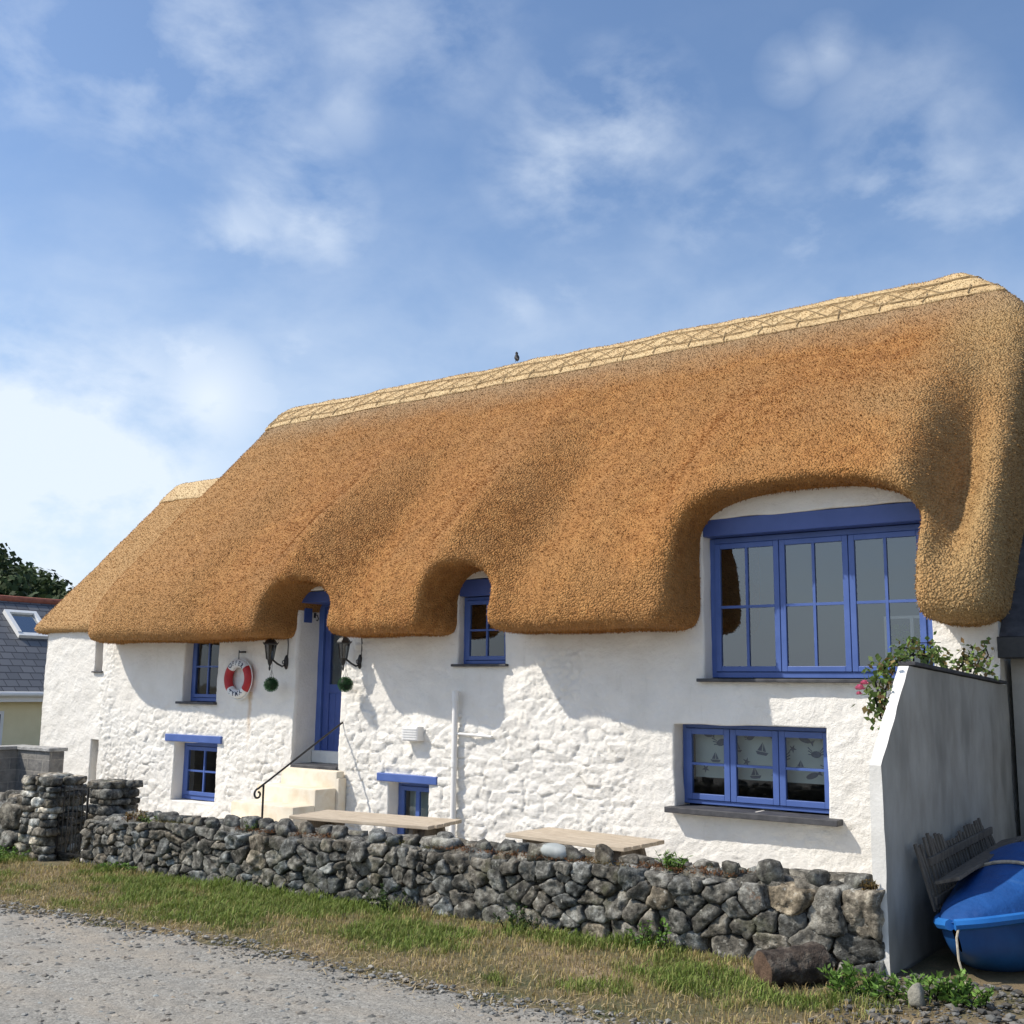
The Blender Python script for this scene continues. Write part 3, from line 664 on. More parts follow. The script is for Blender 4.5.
# deep lintel board above the big window
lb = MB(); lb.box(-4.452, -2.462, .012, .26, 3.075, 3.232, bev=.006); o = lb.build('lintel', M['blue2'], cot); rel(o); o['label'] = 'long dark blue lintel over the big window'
LOW = window('three-light blue ground floor window with a patterned blind', -4.759, -3.35, .70, 1.40, .165, (.95, 1, 1), 2, .035, .055, .022, 'glass', 0, 'dark', .9, 1, sill=(-4.80, -3.24, .685, .13, .05))
SMA = window('small blue four-pane window in the middle thatch arch', -7.278, -6.655, 1.945, 2.64, .10, (1,), 2, .035, .045, .02, 'glass', 0, 'dark', .4, sill=(-7.33, -6.62, 1.94, .05, .025))
lb = MB(); lb.box(-7.276, -6.662, .012, .17, 2.645, 2.818, bev=.006); o = rel(lb.build('lintel', M['blue2'], cot))
UPL = window('blue four-pane window under the eaves at the left', -11.765, -11.10, 1.49, 2.36, .125, (1,), 2, .045, .045, .02, 'glass', 0, 'dark', .8, sill=(-11.83, -11.08, 1.485, .06, .03))
LOL = window('blue four-pane window below the wooden blue lintel at the left', -11.868, -11.03, .27, .975, .155, (1,), 2, .05, .05, .022, 'glass', 0, 'dark', .8)
lb = MB(); lb.box(-12.03, -10.94, -.035, .12, .985, 1.075, bev=.008); o = rel(lb.build('lintel', M['blue'], cot))
VEN = window('small low blue two-pane window behind the long table', -8.194, -7.62, -.01, .69, .16, (1,), 1, .04, .05, .05, 'glass', 0, 'room', .3, 2)
lb = MB(); lb.box(-8.34, -7.50, -.035, .12, .70, .785, bev=.008); o = rel(lb.build('lintel', M['blue'], cot))
WU = window('narrow window niche high in the left wing', -13.72, -13.545, 1.88, 2.48, .16, (1,), 1, .03, .02, .02, 'glass', 0, 'dark', .3, 1, sill=(-13.75, -13.52, 1.865, .03, .02))
WL = window('narrow window niche low in the left wing', -13.67, -13.495, .27, .94, .16, (1,), 1, .03, .02, .02, 'glass', 0, 'dark', .3, 1)

# patterned blind behind the lower window: pale cloth with little sea motifs
def fish(mb, c, s, a):
    pts = [(math.cos(t)*1.0, math.sin(t)*.42) for t in np.linspace(.25, 2*math.pi-.25, 18)] + [(1.55, -.5), (1.4, 0), (1.55, .5)]
    poly(mb, c, s, a, pts)
def poly(mb, c, s, a, pts):
    ca_, sa_ = math.cos(a), math.sin(a); n = len(pts)
    mb.add([(c[0]+s*(p[0]*ca_-p[1]*sa_), BLY-.004, c[1]+s*(p[0]*sa_+p[1]*ca_)) for p in pts], [tuple(range(n))], 1)
BLY = .30
bl = MB(); nx_ = 40
for i in range(nx_):
    xa, xb = -4.70+1.32*i/nx_, -4.70+1.32*(i+1)/nx_
    bl.add([(xa, BLY, .935), (xb, BLY, .935), (xb, BLY, 1.39), (xa, BLY, 1.39)], [(0, 1, 2, 3)])
bl.box(-4.70, -3.38, BLY-.006, BLY+.008, .925, .937)
motifs = [(-4.57,1.30),(-4.44,1.24),(-4.50,1.10),(-4.60,1.00),(-4.38,1.01),(-4.16,1.29),(-4.05,1.19),(-4.20,1.08),(-3.93,1.30),(-3.87,1.12),(-4.12,.98),(-3.93,.99),(-3.66,1.29),(-3.56,1.17),(-3.70,1.07),(-3.45,1.28),(-3.60,.99),(-3.44,1.05),(-4.29,1.20),(-3.77,1.21)]
for i, (mx, mz) in enumerate(motifs):
    a = random.uniform(-.5, .5); s_ = random.uniform(.040, .062)
    if i % 4 == 0: fish(bl, (mx, mz), s_, a)
    elif i % 4 == 1:   # crab
        poly(bl, (mx, mz), s_, a, [(math.cos(t)*.8, math.sin(t)*.5) for t in np.linspace(0, 2*math.pi, 14)[:-1]])
        for sx in (-1, 1):
            for q_ in (-.3, .2, .7): poly(bl, (mx, mz), s_, a, [(sx*.6, q_*.5), (sx*1.3, q_+.3), (sx*1.2, q_+.42), (sx*.6, q_*.5+.15)])
    elif i % 4 == 2:   # sailing boat
        poly(bl, (mx, mz), s_, a*.3, [(-1, -.3), (-.7, -.75), (.7, -.75), (1, -.3)]); poly(bl, (mx, mz), s_, a*.3, [(-.05, -.2), (-.05, 1.1), (-.75, -.2)]); poly(bl, (mx, mz), s_, a*.3, [(.08, -.2), (.08, .9), (.6, -.2)])
    else: poly(bl, (mx, mz), s_, a, [((.35 if k % 2 else .95)*math.cos(k*math.pi/5), (.35 if k % 2 else .95)*math.sin(k*math.pi/5)) for k in range(10)])
M['blind'] = mat_noise('pale_blind_cloth', [(.3, (.62, .66, .60)), (.7, (.70, .74, .68))], 4, .9, 60, .1, .002)
M['motif'] = mat_noise('blue_grey_print', [(.3, (.10, .13, .19)), (.7, (.17, .20, .27))], 20, .9, 60, 0)
bl.build('patterned_blind', [M['blind'], M['motif']], LOW)
# pale net half-curtain in the little low window
cu = MB()
for i in range(24):
    xa, xb = -8.12+.44*i/24, -8.12+.44*(i+1)/24; cu.add([(xa, .27+.012*math.sin(i*1.1), .05), (xb, .27+.012*math.sin((i+1)*1.1), .05), (xb, .27+.012*math.sin((i+1)*1.1), .62), (xa, .27+.012*math.sin(i*1.1), .62)], [(0, 1, 2, 3)])
cu.build('net_curtain', M['blind'], VEN, smooth=True)
# through view in the big window: no far window is built, the added bars and leaves stand in for it
# ---- door
dy = .38
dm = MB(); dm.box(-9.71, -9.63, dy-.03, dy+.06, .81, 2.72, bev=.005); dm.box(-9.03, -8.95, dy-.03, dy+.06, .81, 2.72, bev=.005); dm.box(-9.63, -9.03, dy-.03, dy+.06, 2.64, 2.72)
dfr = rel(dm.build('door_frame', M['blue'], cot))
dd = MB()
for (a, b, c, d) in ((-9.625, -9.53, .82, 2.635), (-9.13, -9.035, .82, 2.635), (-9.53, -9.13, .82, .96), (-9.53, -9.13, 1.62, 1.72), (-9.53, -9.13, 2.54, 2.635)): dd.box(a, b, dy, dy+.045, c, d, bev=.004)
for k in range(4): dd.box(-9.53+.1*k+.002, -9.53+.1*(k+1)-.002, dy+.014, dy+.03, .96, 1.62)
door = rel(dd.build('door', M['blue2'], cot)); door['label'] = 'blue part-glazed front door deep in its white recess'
dg = MB(); dg.box(-9.53, -9.13, dy+.02, dy+.026, 1.72, 2.54); dg.build('pane', M['glass'], door)
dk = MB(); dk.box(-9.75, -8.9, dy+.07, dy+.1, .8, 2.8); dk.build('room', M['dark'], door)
hd = MB(); hd.lathe([(.012, 0), (.012, -.03), (.024, -.035), (.024, -.05), (.01, -.056)], (-9.08, dy, 1.67), 12, axis='y'); hd.build('handle', M['iron'], door, True)
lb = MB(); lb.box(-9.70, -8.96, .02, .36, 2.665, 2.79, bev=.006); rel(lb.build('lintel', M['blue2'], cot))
lb = MB(); lb.box(-9.712, -9.693, .10, .22, 2.44, 2.61, bev=.003); o = rel(lb.build('panel', M['blue2'], cot)); o['label'] = 'little blue board on the door jamb'
th = MB(); th.box(-9.70, -8.955, -.03, .37, .765, .812, bev=.01); o = rel(th.build('threshold', M['slate'], cot))
th = MB(); th.box(-9.70, -8.955, .30, .42, .812, .95, bev=.01); o = rel(th.build('door_step', M['white'], cot))

# ---- steps
st = MB(); xa, xb = -9.72, -8.83; tops = [(.775, -.145), (.60, -.455), (.44, -.765), (.26, -1.075), (.08, -1.385), (-.09, -1.69)]; y0 = -.02
for i, (zt, yf) in enumerate(tops):
    st.box(xa-.05*i, xb, yf, y0 if i == 0 else tops[i-1][1]+.002, -.30, zt, bev=.018); 
st.box(xa, xb+.03, -.14, -.02, -.3, .70, bev=.01)
o = st.build('stone_steps', M['step'], None, smooth=True)
tag(o, 'cream painted stone steps climbing to the blue front door', 'steps')
# handrail
rl = MB(); A = Vector((-8.9, -.01, 1.30)); B = Vector((-8.9, -1.19, .655))
pts = [A, A.lerp(B, .5), B]
for a in np.linspace(90, 440, 26):
    rr = .055*(1-(a-90)/560); pts.append(Vector((-8.9, B.y - rr*math.sin(math.radians(a-90))-.0, B.z-.055+rr*math.cos(math.radians(a-90)))))
rl.tube(pts, .011, 8); rl.tube([(-8.9, -1.12, .69), (-8.9, -1.12, .08)], .011, 8)
tag(rl.build('handrail', M['iron'], None, True), 'black iron handrail with a curled end beside the cream steps', 'handrail')

# ---- pipe
pp = MB(); pp.tube([(-7.24, -.07, -.2), (-7.24, -.07, 1.62)], .030, 12); pp.tube([(-7.24, -.07, 1.56), (-7.24, -.07, 1.665)], .037, 12); pp.tube([(-7.24, -.07, .9), (-7.24, -.07, .96)], .036, 12)
pp.tube([(-7.24, -.06, 1.235), (-6.98, -.05, 1.225), (-6.80, -.03, 1.215), (-6.79, .02, 1.215)], .014, 8)
pipe = pp.build('waste_pipe', M['plastic'], None, True); tag(pipe, 'white upright waste pipe with a short side arm', 'pipe')
for z_ in (1.40, .40): cp = MB(); cp.box(-7.28, -7.20, -.045, .0, z_, z_+.03); cp.build('bracket', M['plastic'], pipe)
# small white box
bx = MB(); bx.box(-7.92, -7.70, -.12, .03, 1.14, 1.29, bev=.006); 
for k in range(5): bx.box(-7.905, -7.715, -.128, -.118, 1.155+.026*k, 1.165+.026*k)
tag(bx.build('vent_box', M['plastic'], None), 'small white square vent box on the wall right of the door', 'vent')

# ---- wall lanterns
M['lampglass'] = glass_mat('smoky_lantern_glass', .08, (.35, .33, .30))
def lantern(x, label):
    r = empty('wall_lantern', label, 'lantern', (x, 0, 1.97), 0, 'black wall lanterns beside the front door')
    b = MB(); b.lathe([(.0, .0), (.045, .005), (.045, .012), (.03, .03)], (0, 0, 0), 12, axis='y')
    b.v = [(vx*.75, -vy, vz*1.9) for vx, vy, vz in b.v]; b.build('back_plate', M['iron'], r, True)
    a = MB(); pts = [(0, -.02, -.03), (-.0, -.07, -.05), (-.02, -.13, -.02), (-.05, -.17, .02), (-.07, -.19, .03)]; a.tube(pts, .011, 8)
    sp_ = [(-.0, -.05+.02*math.cos(t), -.0+.02*math.sin(t)) for t in np.linspace(0, 5.5, 14)]; a.tube(sp_, .005, 6); a.build('arm', M['iron'], r, True)
    cx, cy = -.075, -.195; f = MB()
    f.lathe([(.008, -.10), (.013, -.07), (.008, -.05), (.022, -.02), (.030, .02), (.046, .035)], (cx, cy, 0), 12)
    for k in range(6):
        t = k*math.pi/3; f.tube([(cx+.042*math.cos(t), cy+.042*math.sin(t), .03), (cx+.067*math.cos(t), cy+.067*math.sin(t), .20)], .005, 5)
    f.lathe([(.075, .195), (.085, .205), (.082, .215), (.05, .255), (.025, .275), (.012, .285), (.016, .30), (.004, .325)], (cx, cy, 0), 6)
    for k in range(6):
        t = k*math.pi/3; f.tube([(cx+.08*math.cos(t), cy+.08*math.sin(t), .208), (cx+.092*math.cos(t), cy+.092*math.sin(t), .232)], [.008, .002], 5)
    f.build('frame', M['iron'], r)
    g = MB(); g.lathe([(.038, .035), (.062, .195)], (cx, cy, 0), 6); g.build('glass_shade', M['lampglass'], r)
    c = MB(); c.tube([(.02, -.012, .05), (.025, -.012, .2), (.02, -.02, .30)], .006, 6); c.build('cable', M['iron'], r)
    return r
lantern(-9.86, 'black wall lantern left of the front door, next to the lifebuoy'); lantern(-8.665, 'black wall lantern right of the blue front door')
# hanging leaf balls
def leaf_ball(x, z, label):
    r_ = random.Random(int(-x*100)); n = 1800; g = np.random.default_rng(int(-x*100)); d = g.normal(size=(n, 3)); d /= np.linalg.norm(d, axis=1)[:, None]
    p = d*g.uniform(.072, .086, (n, 1)); t1 = np.cross(d, g.normal(size=(n, 3))); t1 /= np.linalg.norm(t1, axis=1)[:, None]; t2 = d*.6+g.normal(size=(n, 3))*.5; t2 /= np.linalg.norm(t2, axis=1)[:, None]
    s = .009; P_ = np.stack([p-t1*s*.5, p+t2*s*.6-t1*0, p+t1*s*.5+t2*s, p-t2*s*.3], 1).reshape(-1, 3)
    col_ = np.repeat(g.uniform(.6, 1.4, (n, 1))*np.ones((1, 3)), 4, 0)
    o = empty('topiary_ball', label, 'topiary ball', (x, -.19, z), 0, 'green leaf balls hanging under the lanterns')
    np_mesh('foliage', P_, np.arange(4*n).reshape(-1, 4), M['topiary'], o, True, None, col_)
    c = MB(); c.lathe([(.02, -.07), (.06, -.045), (.075, 0), (.06, .045), (.02, .07)], (0, 0, 0), 12); c.build('core', M['topiary'], o, True)
    k = MB(); k.tube([(0, 0, .08), (0.0, 0, .30)], .0025, 5); k.tube([(-.035, 0, .08), (0, 0, .17), (.035, 0, .08)], .002, 5); k.build('chain', M['iron'], o)
leaf_ball(-9.90, 1.71, 'green leaf ball hanging under the left lantern'); leaf_ball(-8.70, 1.72, 'green leaf ball hanging under the right lantern')

# ---- lifebuoy
M['red'] = mat_noise('faded_red', [(.3, (.38, .025, .03)), (.7, (.46, .04, .045))], 9, .55, 40, .2, .003)
M['buoywhite'] = mat_noise('buoy_white', [(.3, (.66, .67, .66)), (.7, (.76, .76, .74))], 9, .55, 40, .2, .003)
M['ink'] = mat_noise('navy_lettering', [(.3, (.02, .03, .06)), (.7, (.03, .04, .08))], 9, .6, 40, 0)
bu = empty('lifebuoy', 'red and white lifebuoy with lettering hung on the wall by the left lantern', 'lifebuoy', (-10.64, -.055, 1.775))
RB, rb = .185, .052
def ring_seg(a0, a1, r, name, mat, n=18):
    m_ = MB(); m_.tube([(RB*math.cos(a), 0, RB*math.sin(a)) for a in np.linspace(a0, a1, n)], r, 14); return m_.build(name, mat, bu, True)
D2 = math.radians
ring_seg(D2(42), D2(138), rb, 'white_band', M['buoywhite']); ring_seg(D2(222), D2(318), rb, 'white_band', M['buoywhite'])
ring_seg(D2(-42), D2(42), rb+.001, 'red_band', M['red']); ring_seg(D2(138), D2(222), rb+.001, 'red_band', M['red'])
rp = MB(); rp.tube([((RB+rb+.012)*math.cos(a), -.0, (RB+rb+.012+.006*math.sin(4*a))*math.sin(a)) for a in np.linspace(0, 2*math.pi, 48)[:-1]], .006, 6, closed=True)
rp.build('grab_rope', M['buoywhite'], bu, True)
hk = MB(); hk.tube([(0, .05, RB+rb+.09), (0, -.01, RB+rb+.085), (0, -.012, RB+rb+.105)], .006, 6); hk.box(-.05, .05, .03, .055, RB+rb+.075, RB+rb+.095); hk.tube([(0, -.012, RB+rb+.10), (.004, -.014, RB+rb-.01)], .005, 6); hk.build('hook', M['iron'], bu)
def letters(txt, a_mid, step, size, flip, name):
    V_, F_ = [], []
    for i, ch in enumerate(txt):
        cu_ = bpy.data.curves.new('t', 'FONT'); cu_.body = ch; cu_.size = size; cu_.align_x = 'CENTER'; cu_.align_y = 'CENTER'; cu_.extrude = .0015; cu_.offset = .0015
        ob = bpy.data.objects.new('t', cu_); C.objects.link(ob); dg_ = bpy.context.evaluated_depsgraph_get(); me = ob.evaluated_get(dg_).to_mesh()
        k = i-(len(txt)-1)/2; a = a_mid + (k*step if flip else -k*step); rot = a-math.pi/2 + (math.pi if flip else 0)
        cx_, cz_ = (RB)*math.cos(a), (RB)*math.sin(a); ca_, sa_ = math.cos(rot), math.sin(rot); b_ = len(V_)
        for v in me.vertices:
            X2, Z2 = v.co.x*ca_-v.co.y*sa_, v.co.x*sa_+v.co.y*ca_
            rr = math.hypot(cx_+X2, cz_+Z2)-RB; yy = -math.sqrt(max(rb*rb-rr*rr, .0001))-.002 - v.co.z
            V_.append((cx_+X2, yy, cz_+Z2))
        F_ += [tuple(b_+j for j in p.vertices) for p in me.polygons]
        bpy.data.objects.remove(ob)
    m_ = MB(); m_.add(V_, F_); return m_.build(name, M['ink'], bu)
letters('OFFER', math.pi/2, D2(17), .075, False, 'lettering'); letters('TYMA', -math.pi/2, D2(20), .075, True, 'lettering')

# small hook inside door jamb
hk = MB(); hk.box(-9.70, -9.685, .25, .27, 2.50, 2.56); hk.tube([(-9.69, .26, 2.54), (-9.65, .26, 2.53), (-9.63, .26, 2.49), (-9.645, .26, 2.465), (-9.665, .26, 2.475)], .006, 6)
tag(hk.build('coat_hook', M['iron'], None), 'small black hook on the left door jamb beside the little blue board', 'hook')

# ---- sloping buttress wall on the right
def buttress():
    x0, x1 = -2.014, -1.952
    outl = [(-3.02, .0), (-3.02, 1.315), (-2.40, 1.855), (0.0, 1.765), (0.0, .0)]
    bm = bmesh.new(); n = len(outl)
    # panel the side face finely
    nyy, nzz = 110, 70
    def top(y): 
        if y < -2.40: return 1.315+(y+2.975)/.575*.54
        return 1.855-(y+2.40)/2.40*.09
    V_, F_ = [], []
    ys_ = np.concatenate([np.linspace(-2.975, -2.40, 30), np.linspace(-2.38, .05, 80)])
    for s_, xx in ((1, x1), (-1, x0)):
        for y in ys_:
            for k in range(nzz+1):
                z = -.05+(top(y)+.05)*k/nzz; V_.append((xx+s_*(.008*float(vnoise(y*3, z*3, seed=7))+.003*float(vnoise(y*14, z*9, seed=8))), y, z))
    A_ = len(ys_)*(nzz+1); w_ = nzz+1
    for i in range(len(ys_)-1):
        for k in range(nzz):
            q = i*w_+k; F_.append((q, q+w_, q+w_+1, q+1)); q += A_; F_.append((q, q+1, q+w_+1, q+w_))
    mi = [0]*len(F_)
    for i in range(len(ys_)-1): F_.append((i*w_+nzz, (i+1)*w_+nzz, A_+(i+1)*w_+nzz, A_+i*w_+nzz)); mi.append(1)
    for k in range(nzz): F_.append((k, k+1, A_+k+1, A_+k)); mi.append(1)
    m_ = MB(); m_.v = V_; m_.f = F_; m_.m = mi
    o = m_.build('garden_partition_wall', [M['concrete'], M['buttwhite']], None, True)
    tag(o, 'tall thin grey rendered partition wall with a sloping top, between cottage garden and blue boat', 'partition wall')
    c = MB(); c.bar((-1.983, -2.34, 1.872), (-1.983, -.02, 1.785), .105, .022, bev=.004); c.build('slate_coping', M['slate'], o)
buttress()

# ---- slate lean-to on the right
lt = empty('lean_to', 'dark slate roofed lean-to at the right edge behind the grey partition wall', 'lean-to', (0, 1.0, .25))
def relp(o, p): o.matrix_parent_inverse = Matrix.Translation(p.location).inverted(); return o
b = MB(); b.box(-1.93, 3.0, .12, 4.2, .0, 2.0); relp(b.build('wall', M['concrete'], lt), lt)
b = MB()
for k in range(34):
    y_ = -.08+k*.125; z_ = 2.13+k*.125*1.07; b.box(-1.96-.004*(k%2), 3.1, y_, y_+.22, z_-.012, z_+.0, M=Matrix.Translation((0, y_, z_)) @ Matrix.Rotation(math.radians(47), 4, 'X') @ Matrix.Translation((0, -y_, -z_)))
relp(b.build('slate_roof', M['slate'], lt), lt)
b = MB(); b.box(-1.965, 3.1, -.14, .10, 1.965, 2.125, bev=.006); relp(b.build('fascia', M['iron'], lt), lt)

# ------------------------------------------------------------------ ROCKS
def ico(n):
    bm = bmesh.new(); bmesh.ops.create_icosphere(bm, subdivisions=n, radius=1); bm.verts.index_update()
    v = np.array([x.co[:] for x in bm.verts]); f = np.array([[y.index for y in x.verts] for x in bm.faces]); bm.free(); return v, f
ICO = {k: ico(k) for k in (1, 2, 3, 4)}
def rock(planes, lvl=3, p=9, rough=.05, seed=0, fr=9):
    """planes: list of (nx,ny,nz,d). soft polytope radius along each direction"""
    d, f = ICO[lvl]; P_ = np.array(planes); dots = np.clip(d @ P_[:, :3].T, 0, None)/P_[:, 3]
    r = ((dots**p).sum(1)+1e-9)**(-1/p); v = d*r[:, None]
    s = float(np.mean(P_[:, 3])); o_ = seed*3.1
    nn = fbm(v[:, 0]*fr+o_, v[:, 1]*fr+seed*1.7, v[:, 2]*fr, 3, seed % 50)
    n2 = np.abs(fbm(v[:, 0]*38+o_, v[:, 1]*38, v[:, 2]*38+seed, 3, 9+seed % 50)) if lvl >= 3 else 0*nn
    return v + d*(nn*rough*6*s - n2*rough*.30)[:, None], f
def rand_planes(r, n, d0, d1):
    out_ = []
    for _ in range(n):
        v = r.normal(size=3); v /= np.linalg.norm(v); out_.append((*v, r.uniform(d0, d1)))
    return out_
def clip_poly(poly_, n, d):
    out_ = []; L_ = len(poly_)
    for i in range(L_):
        a, b = poly_[i], poly_[(i+1) % L_]; da = a @ n - d; db = b @ n - d
        if da <= 0: out_.append(a)
        if da*db < 0: out_.append(a+(b-a)*(da/(da-db)))
    return out_
def rubble(L_, H_, mean_w, mean_h, r, relax=2, grow=None):
    """packed cells over [0,L]x[0,H]"""
    n = int(L_*H_/(mean_w*mean_h)); asp = mean_w/mean_h
    P_ = np.stack([r.uniform(0, L_, n), r.uniform(0, H_, n)*asp], 1); Hh = H_*asp
    for it in range(relax+1):
        cells = []
        for i in range(n):
            c = P_[i]; pl = [np.array(q) for q in ((0, 0), (L_, 0), (L_, Hh), (0, Hh))]; dd = np.linalg.norm(P_-c, axis=1); nb_ = np.argsort(dd)[1:14]
            for j in nb_:
                nv = P_[j]-c; ln_ = np.linalg.norm(nv); nv = nv/ln_; pl = clip_poly(pl, nv, (c @ nv)+ln_/2)
                if len(pl) < 3: break
            cells.append(pl)
        if it < relax:
            for i, pl in enumerate(cells):
                if len(pl) >= 3: P_[i] = P_[i]*.4 + np.mean(pl, 0)*.6
    return [np.array([(q[0], q[1]/asp) for q in pl]) for pl in cells if len(pl) >= 3]
def cell_rock(cell, r, depth, lvl=3, gap=.008, seed=0):
    c = cell.mean(0); pl = []
    for i in range(len(cell)):
        a, b = cell[i], cell[(i+1) % len(cell)]; e = b-a; ln_ = np.linalg.norm(e)
        if ln_ < .012: continue
        n = np.array([e[1], -e[0]])/ln_
        if n @ (a-c) < 0: n = -n
        d = max(n @ (a-c)-gap, .015); t = r.uniform(-.1, .18)
        v = np.array([n[0], -t, n[1]]); v /= np.linalg.norm(v); pl.append((*v, d))
    t = r.normal(0, .16, 2); f = np.array([t[0], -1, t[1]]); f /= np.linalg.norm(f); pl.append((*f, depth*r.uniform(.7, 1.15)))
    pl.append((0, 1, 0, .07))
    s = math.sqrt(max(np.ptp(cell[:, 0])*np.ptp(cell[:, 1]), 1e-4))
    for _ in range(5):
        v = np.array([r.normal(), -abs(r.normal())*.8, r.normal()]); v /= np.linalg.norm(v); pl.append((*v, r.uniform(.44, .66)*s*.9+depth*.25))
    v, f = rock(pl, lvl, r.uniform(22, 44), r.uniform(.045, .08), seed, 16)
    return c, v, f
def tone(r, lo=.6, hi=1.5):
    t = r.uniform(lo, hi); w_ = r.normal(0, .05); return np.array([t*(1+w_), t, t*(1-w_*1.2)])
class RB_:
    def __init__(s): s.v = []; s.f = []; s.c = []; s.n = 0
    def add(s, v, f, c): s.v.append(v); s.f.append(f+s.n); s.c.append(np.tile(c, (len(v), 1))); s.n += len(v)
    def build(s, name, mat, parent=None): return np_mesh(name, np.concatenate(s.v), np.concatenate(s.f), mat, parent, True, None, np.concatenate(s.c))

# ---- long dry-stone garden wall
gw = empty('stone_garden_wall', 'low dark dry-stone garden wall running along the grass verge', 'stone wall', (-5.5, -2.85, .15))
def gwz(x): return .1+.021*(x+8.85)
r = np.random.default_rng(11); XL, XR = -9.05, -1.965; LW, HW = XR-XL, .50
cells = []
split = LW*.55
cells += [(c, 0) for c in rubble(split, HW, .135, .098, r, 1)]
cells += [(c+np.array([split, 0]), 1) for c in rubble(LW-split, HW, .160, .118, r, 1)]
rb1 = RB_()
for i, (cell, k) in enumerate(cells):
    c, v, f = cell_rock(cell, r, .072, 4, .0035, i); x = XL+c[0]; z = gwz(x)-.05+c[1]*(.93+.03*math.sin(x*3))
    v = v+np.array([x, -2.99+.02*math.sin(x*2.3)+r.uniform(-.012, .012), z]); rb1.add(v, f, tone(r, .65, 1.45))
relp(rb1.build('stone_face', M['rock'], gw), gw)
cells = rubble(LW, HW, .18, .14, r, 1); rb2 = RB_()
for i, cell in enumerate(cells):
    c, v, f = cell_rock(cell, r, .07, 2, .006, i); v = v*np.array([1, -1, 1]); f = f[:, ::-1]; x = XL+c[0]; v = v+np.array([x, -2.70, gwz(x)-.04+c[1]]); rb2.add(v, f, tone(r))
relp(rb2.build('rear_stone_face', M['rock'], gw), gw)
# right end face
core_x = np.linspace(XL, XR-.09, 90)
cv, cf = [], []
for i, x in enumerate(core_x):
    z1 = gwz(x)+.395+.012*vnoise(np.array(x*6), np.array(.0))
    cv += [(x, -2.985, -.45), (x, -2.985, float(z1)-.03), (x, -2.95, float(z1)), (x, -2.74, float(z1)+.01), (x, -2.70, float(z1)-.03), (x, -2.70, -.45)]
for i in range(len(core_x)-1):
    for k in range(5): a = i*6+k; cf.append((a, a+6, a+7, a+1))
cf += [(0, 1, 2, 3, 4, 5), tuple((len(core_x)-1)*6+k for k in reversed(range(6)))]
m_ = MB(); m_.add(cv, cf); relp(m_.build('core', M['mortar'], gw), gw)
# flat top stones (one packed course) and loose coping stones standing up
rb3 = RB_(); cells = rubble(LW, .30, .17, .13, r, 2)
for i, cell in enumerate(cells):
    c, v, f = cell_rock(cell, r, .030, 2, .008, i); v = v[:, [0, 2, 1]]*np.array([1, 1, -1.0]); f = f; x = XL+c[0]; v = v+np.array([x, -3.0+c[1], gwz(x)+.405]); rb3.add(v, f, tone(r, .7, 1.3))
relp(rb3.build('top_course', M['rock'], gw), gw)
x = -8.2; i = 0
big_at = [(-2.86, .10), (-2.60, .115), (-2.35, .085), (-2.12, .10)]
def coping(x, s, y=-2.9, flat=1.0, ton=(.6, 1.3)):
    global i; i += 1
    pl = [(1, 0, 0, s*r.uniform(.5, .75)), (-1, 0, 0, s*r.uniform(.5, .75)), (0, 1, 0, s*.7), (0, -1, 0, s*r.uniform(.5, .8)), (0, 0, 1, s*r.uniform(.40, .62)*flat), (0, 0, -1, s*.35)] + rand_planes(r, 10, s*.40, s*.62)
    v, f = rock(pl, 3, 20, .05, 200+i, 16); ob = np_mesh('coping_stone', v, f, M['rock'], gw, True, None, np.tile(tone(r, *ton), (len(v), 1)))
    ob.location = Vector((x, y, float(gwz(x))+.425+s*.18)) - gw.location
while x < -3.95:
    s = r.uniform(.085, .135)*(1+.15*sstep(-9, -3, x))
    if not (-4.98 < x < -4.72) and not (-5.98 < x < -5.80): coping(x, s, -2.9+r.uniform(-.05, .04))
    x += s*r.uniform(1.0, 1.75)
for xx_, s in [(-3.93, .10), (-3.70, .115), (-3.50, .08)] + big_at: coping(xx_, s*1.12, -2.93, 1.15)
# pale smooth boulder on the wall
pl = [(1, 0, 0, .125), (-1, 0, 0, .125), (0, 1, 0, .08), (0, -1, 0, .08), (0, 0, 1, .05), (0, 0, -1, .05)]
v, f = rock(pl, 3, 2.6, .02, 77, 9); v = v*np.array([.8, .8, .85])
M['pale'] = mat_noise('pale_grey_stone', [(.3, (.28, .31, .30)), (.6, (.42, .44, .42)), (.8, (.62, .62, .58))], 6, .7, 40, .3, .004)
o = np_mesh('pale_boulder', v, f, M['pale'], None, True, None, np.ones((len(v), 3))); o.location = (-4.04, -2.97, .68); o.rotation_euler = (.1, .12, .3); PALE = o
tag(o, 'smooth pale grey boulder lying on top of the dark garden wall', 'boulder')
pl = [(1, 0, 0, .17), (-1, 0, 0, .15), (0, 1, 0, .1), (0, -1, 0, .1), (0, 0, 1, .04), (0, 0, -1, .04)]
v, f = rock(pl, 3, 4, .03, 78, 9); o = np_mesh('flat_boulder', v, f, M['rock'], None, True, None, np.ones((len(v), 3))*1.9); o.location = (-5.05, -2.9, .635); tag(o, 'flat lighter grey slab-like stone on the garden wall below the long table end', 'boulder')

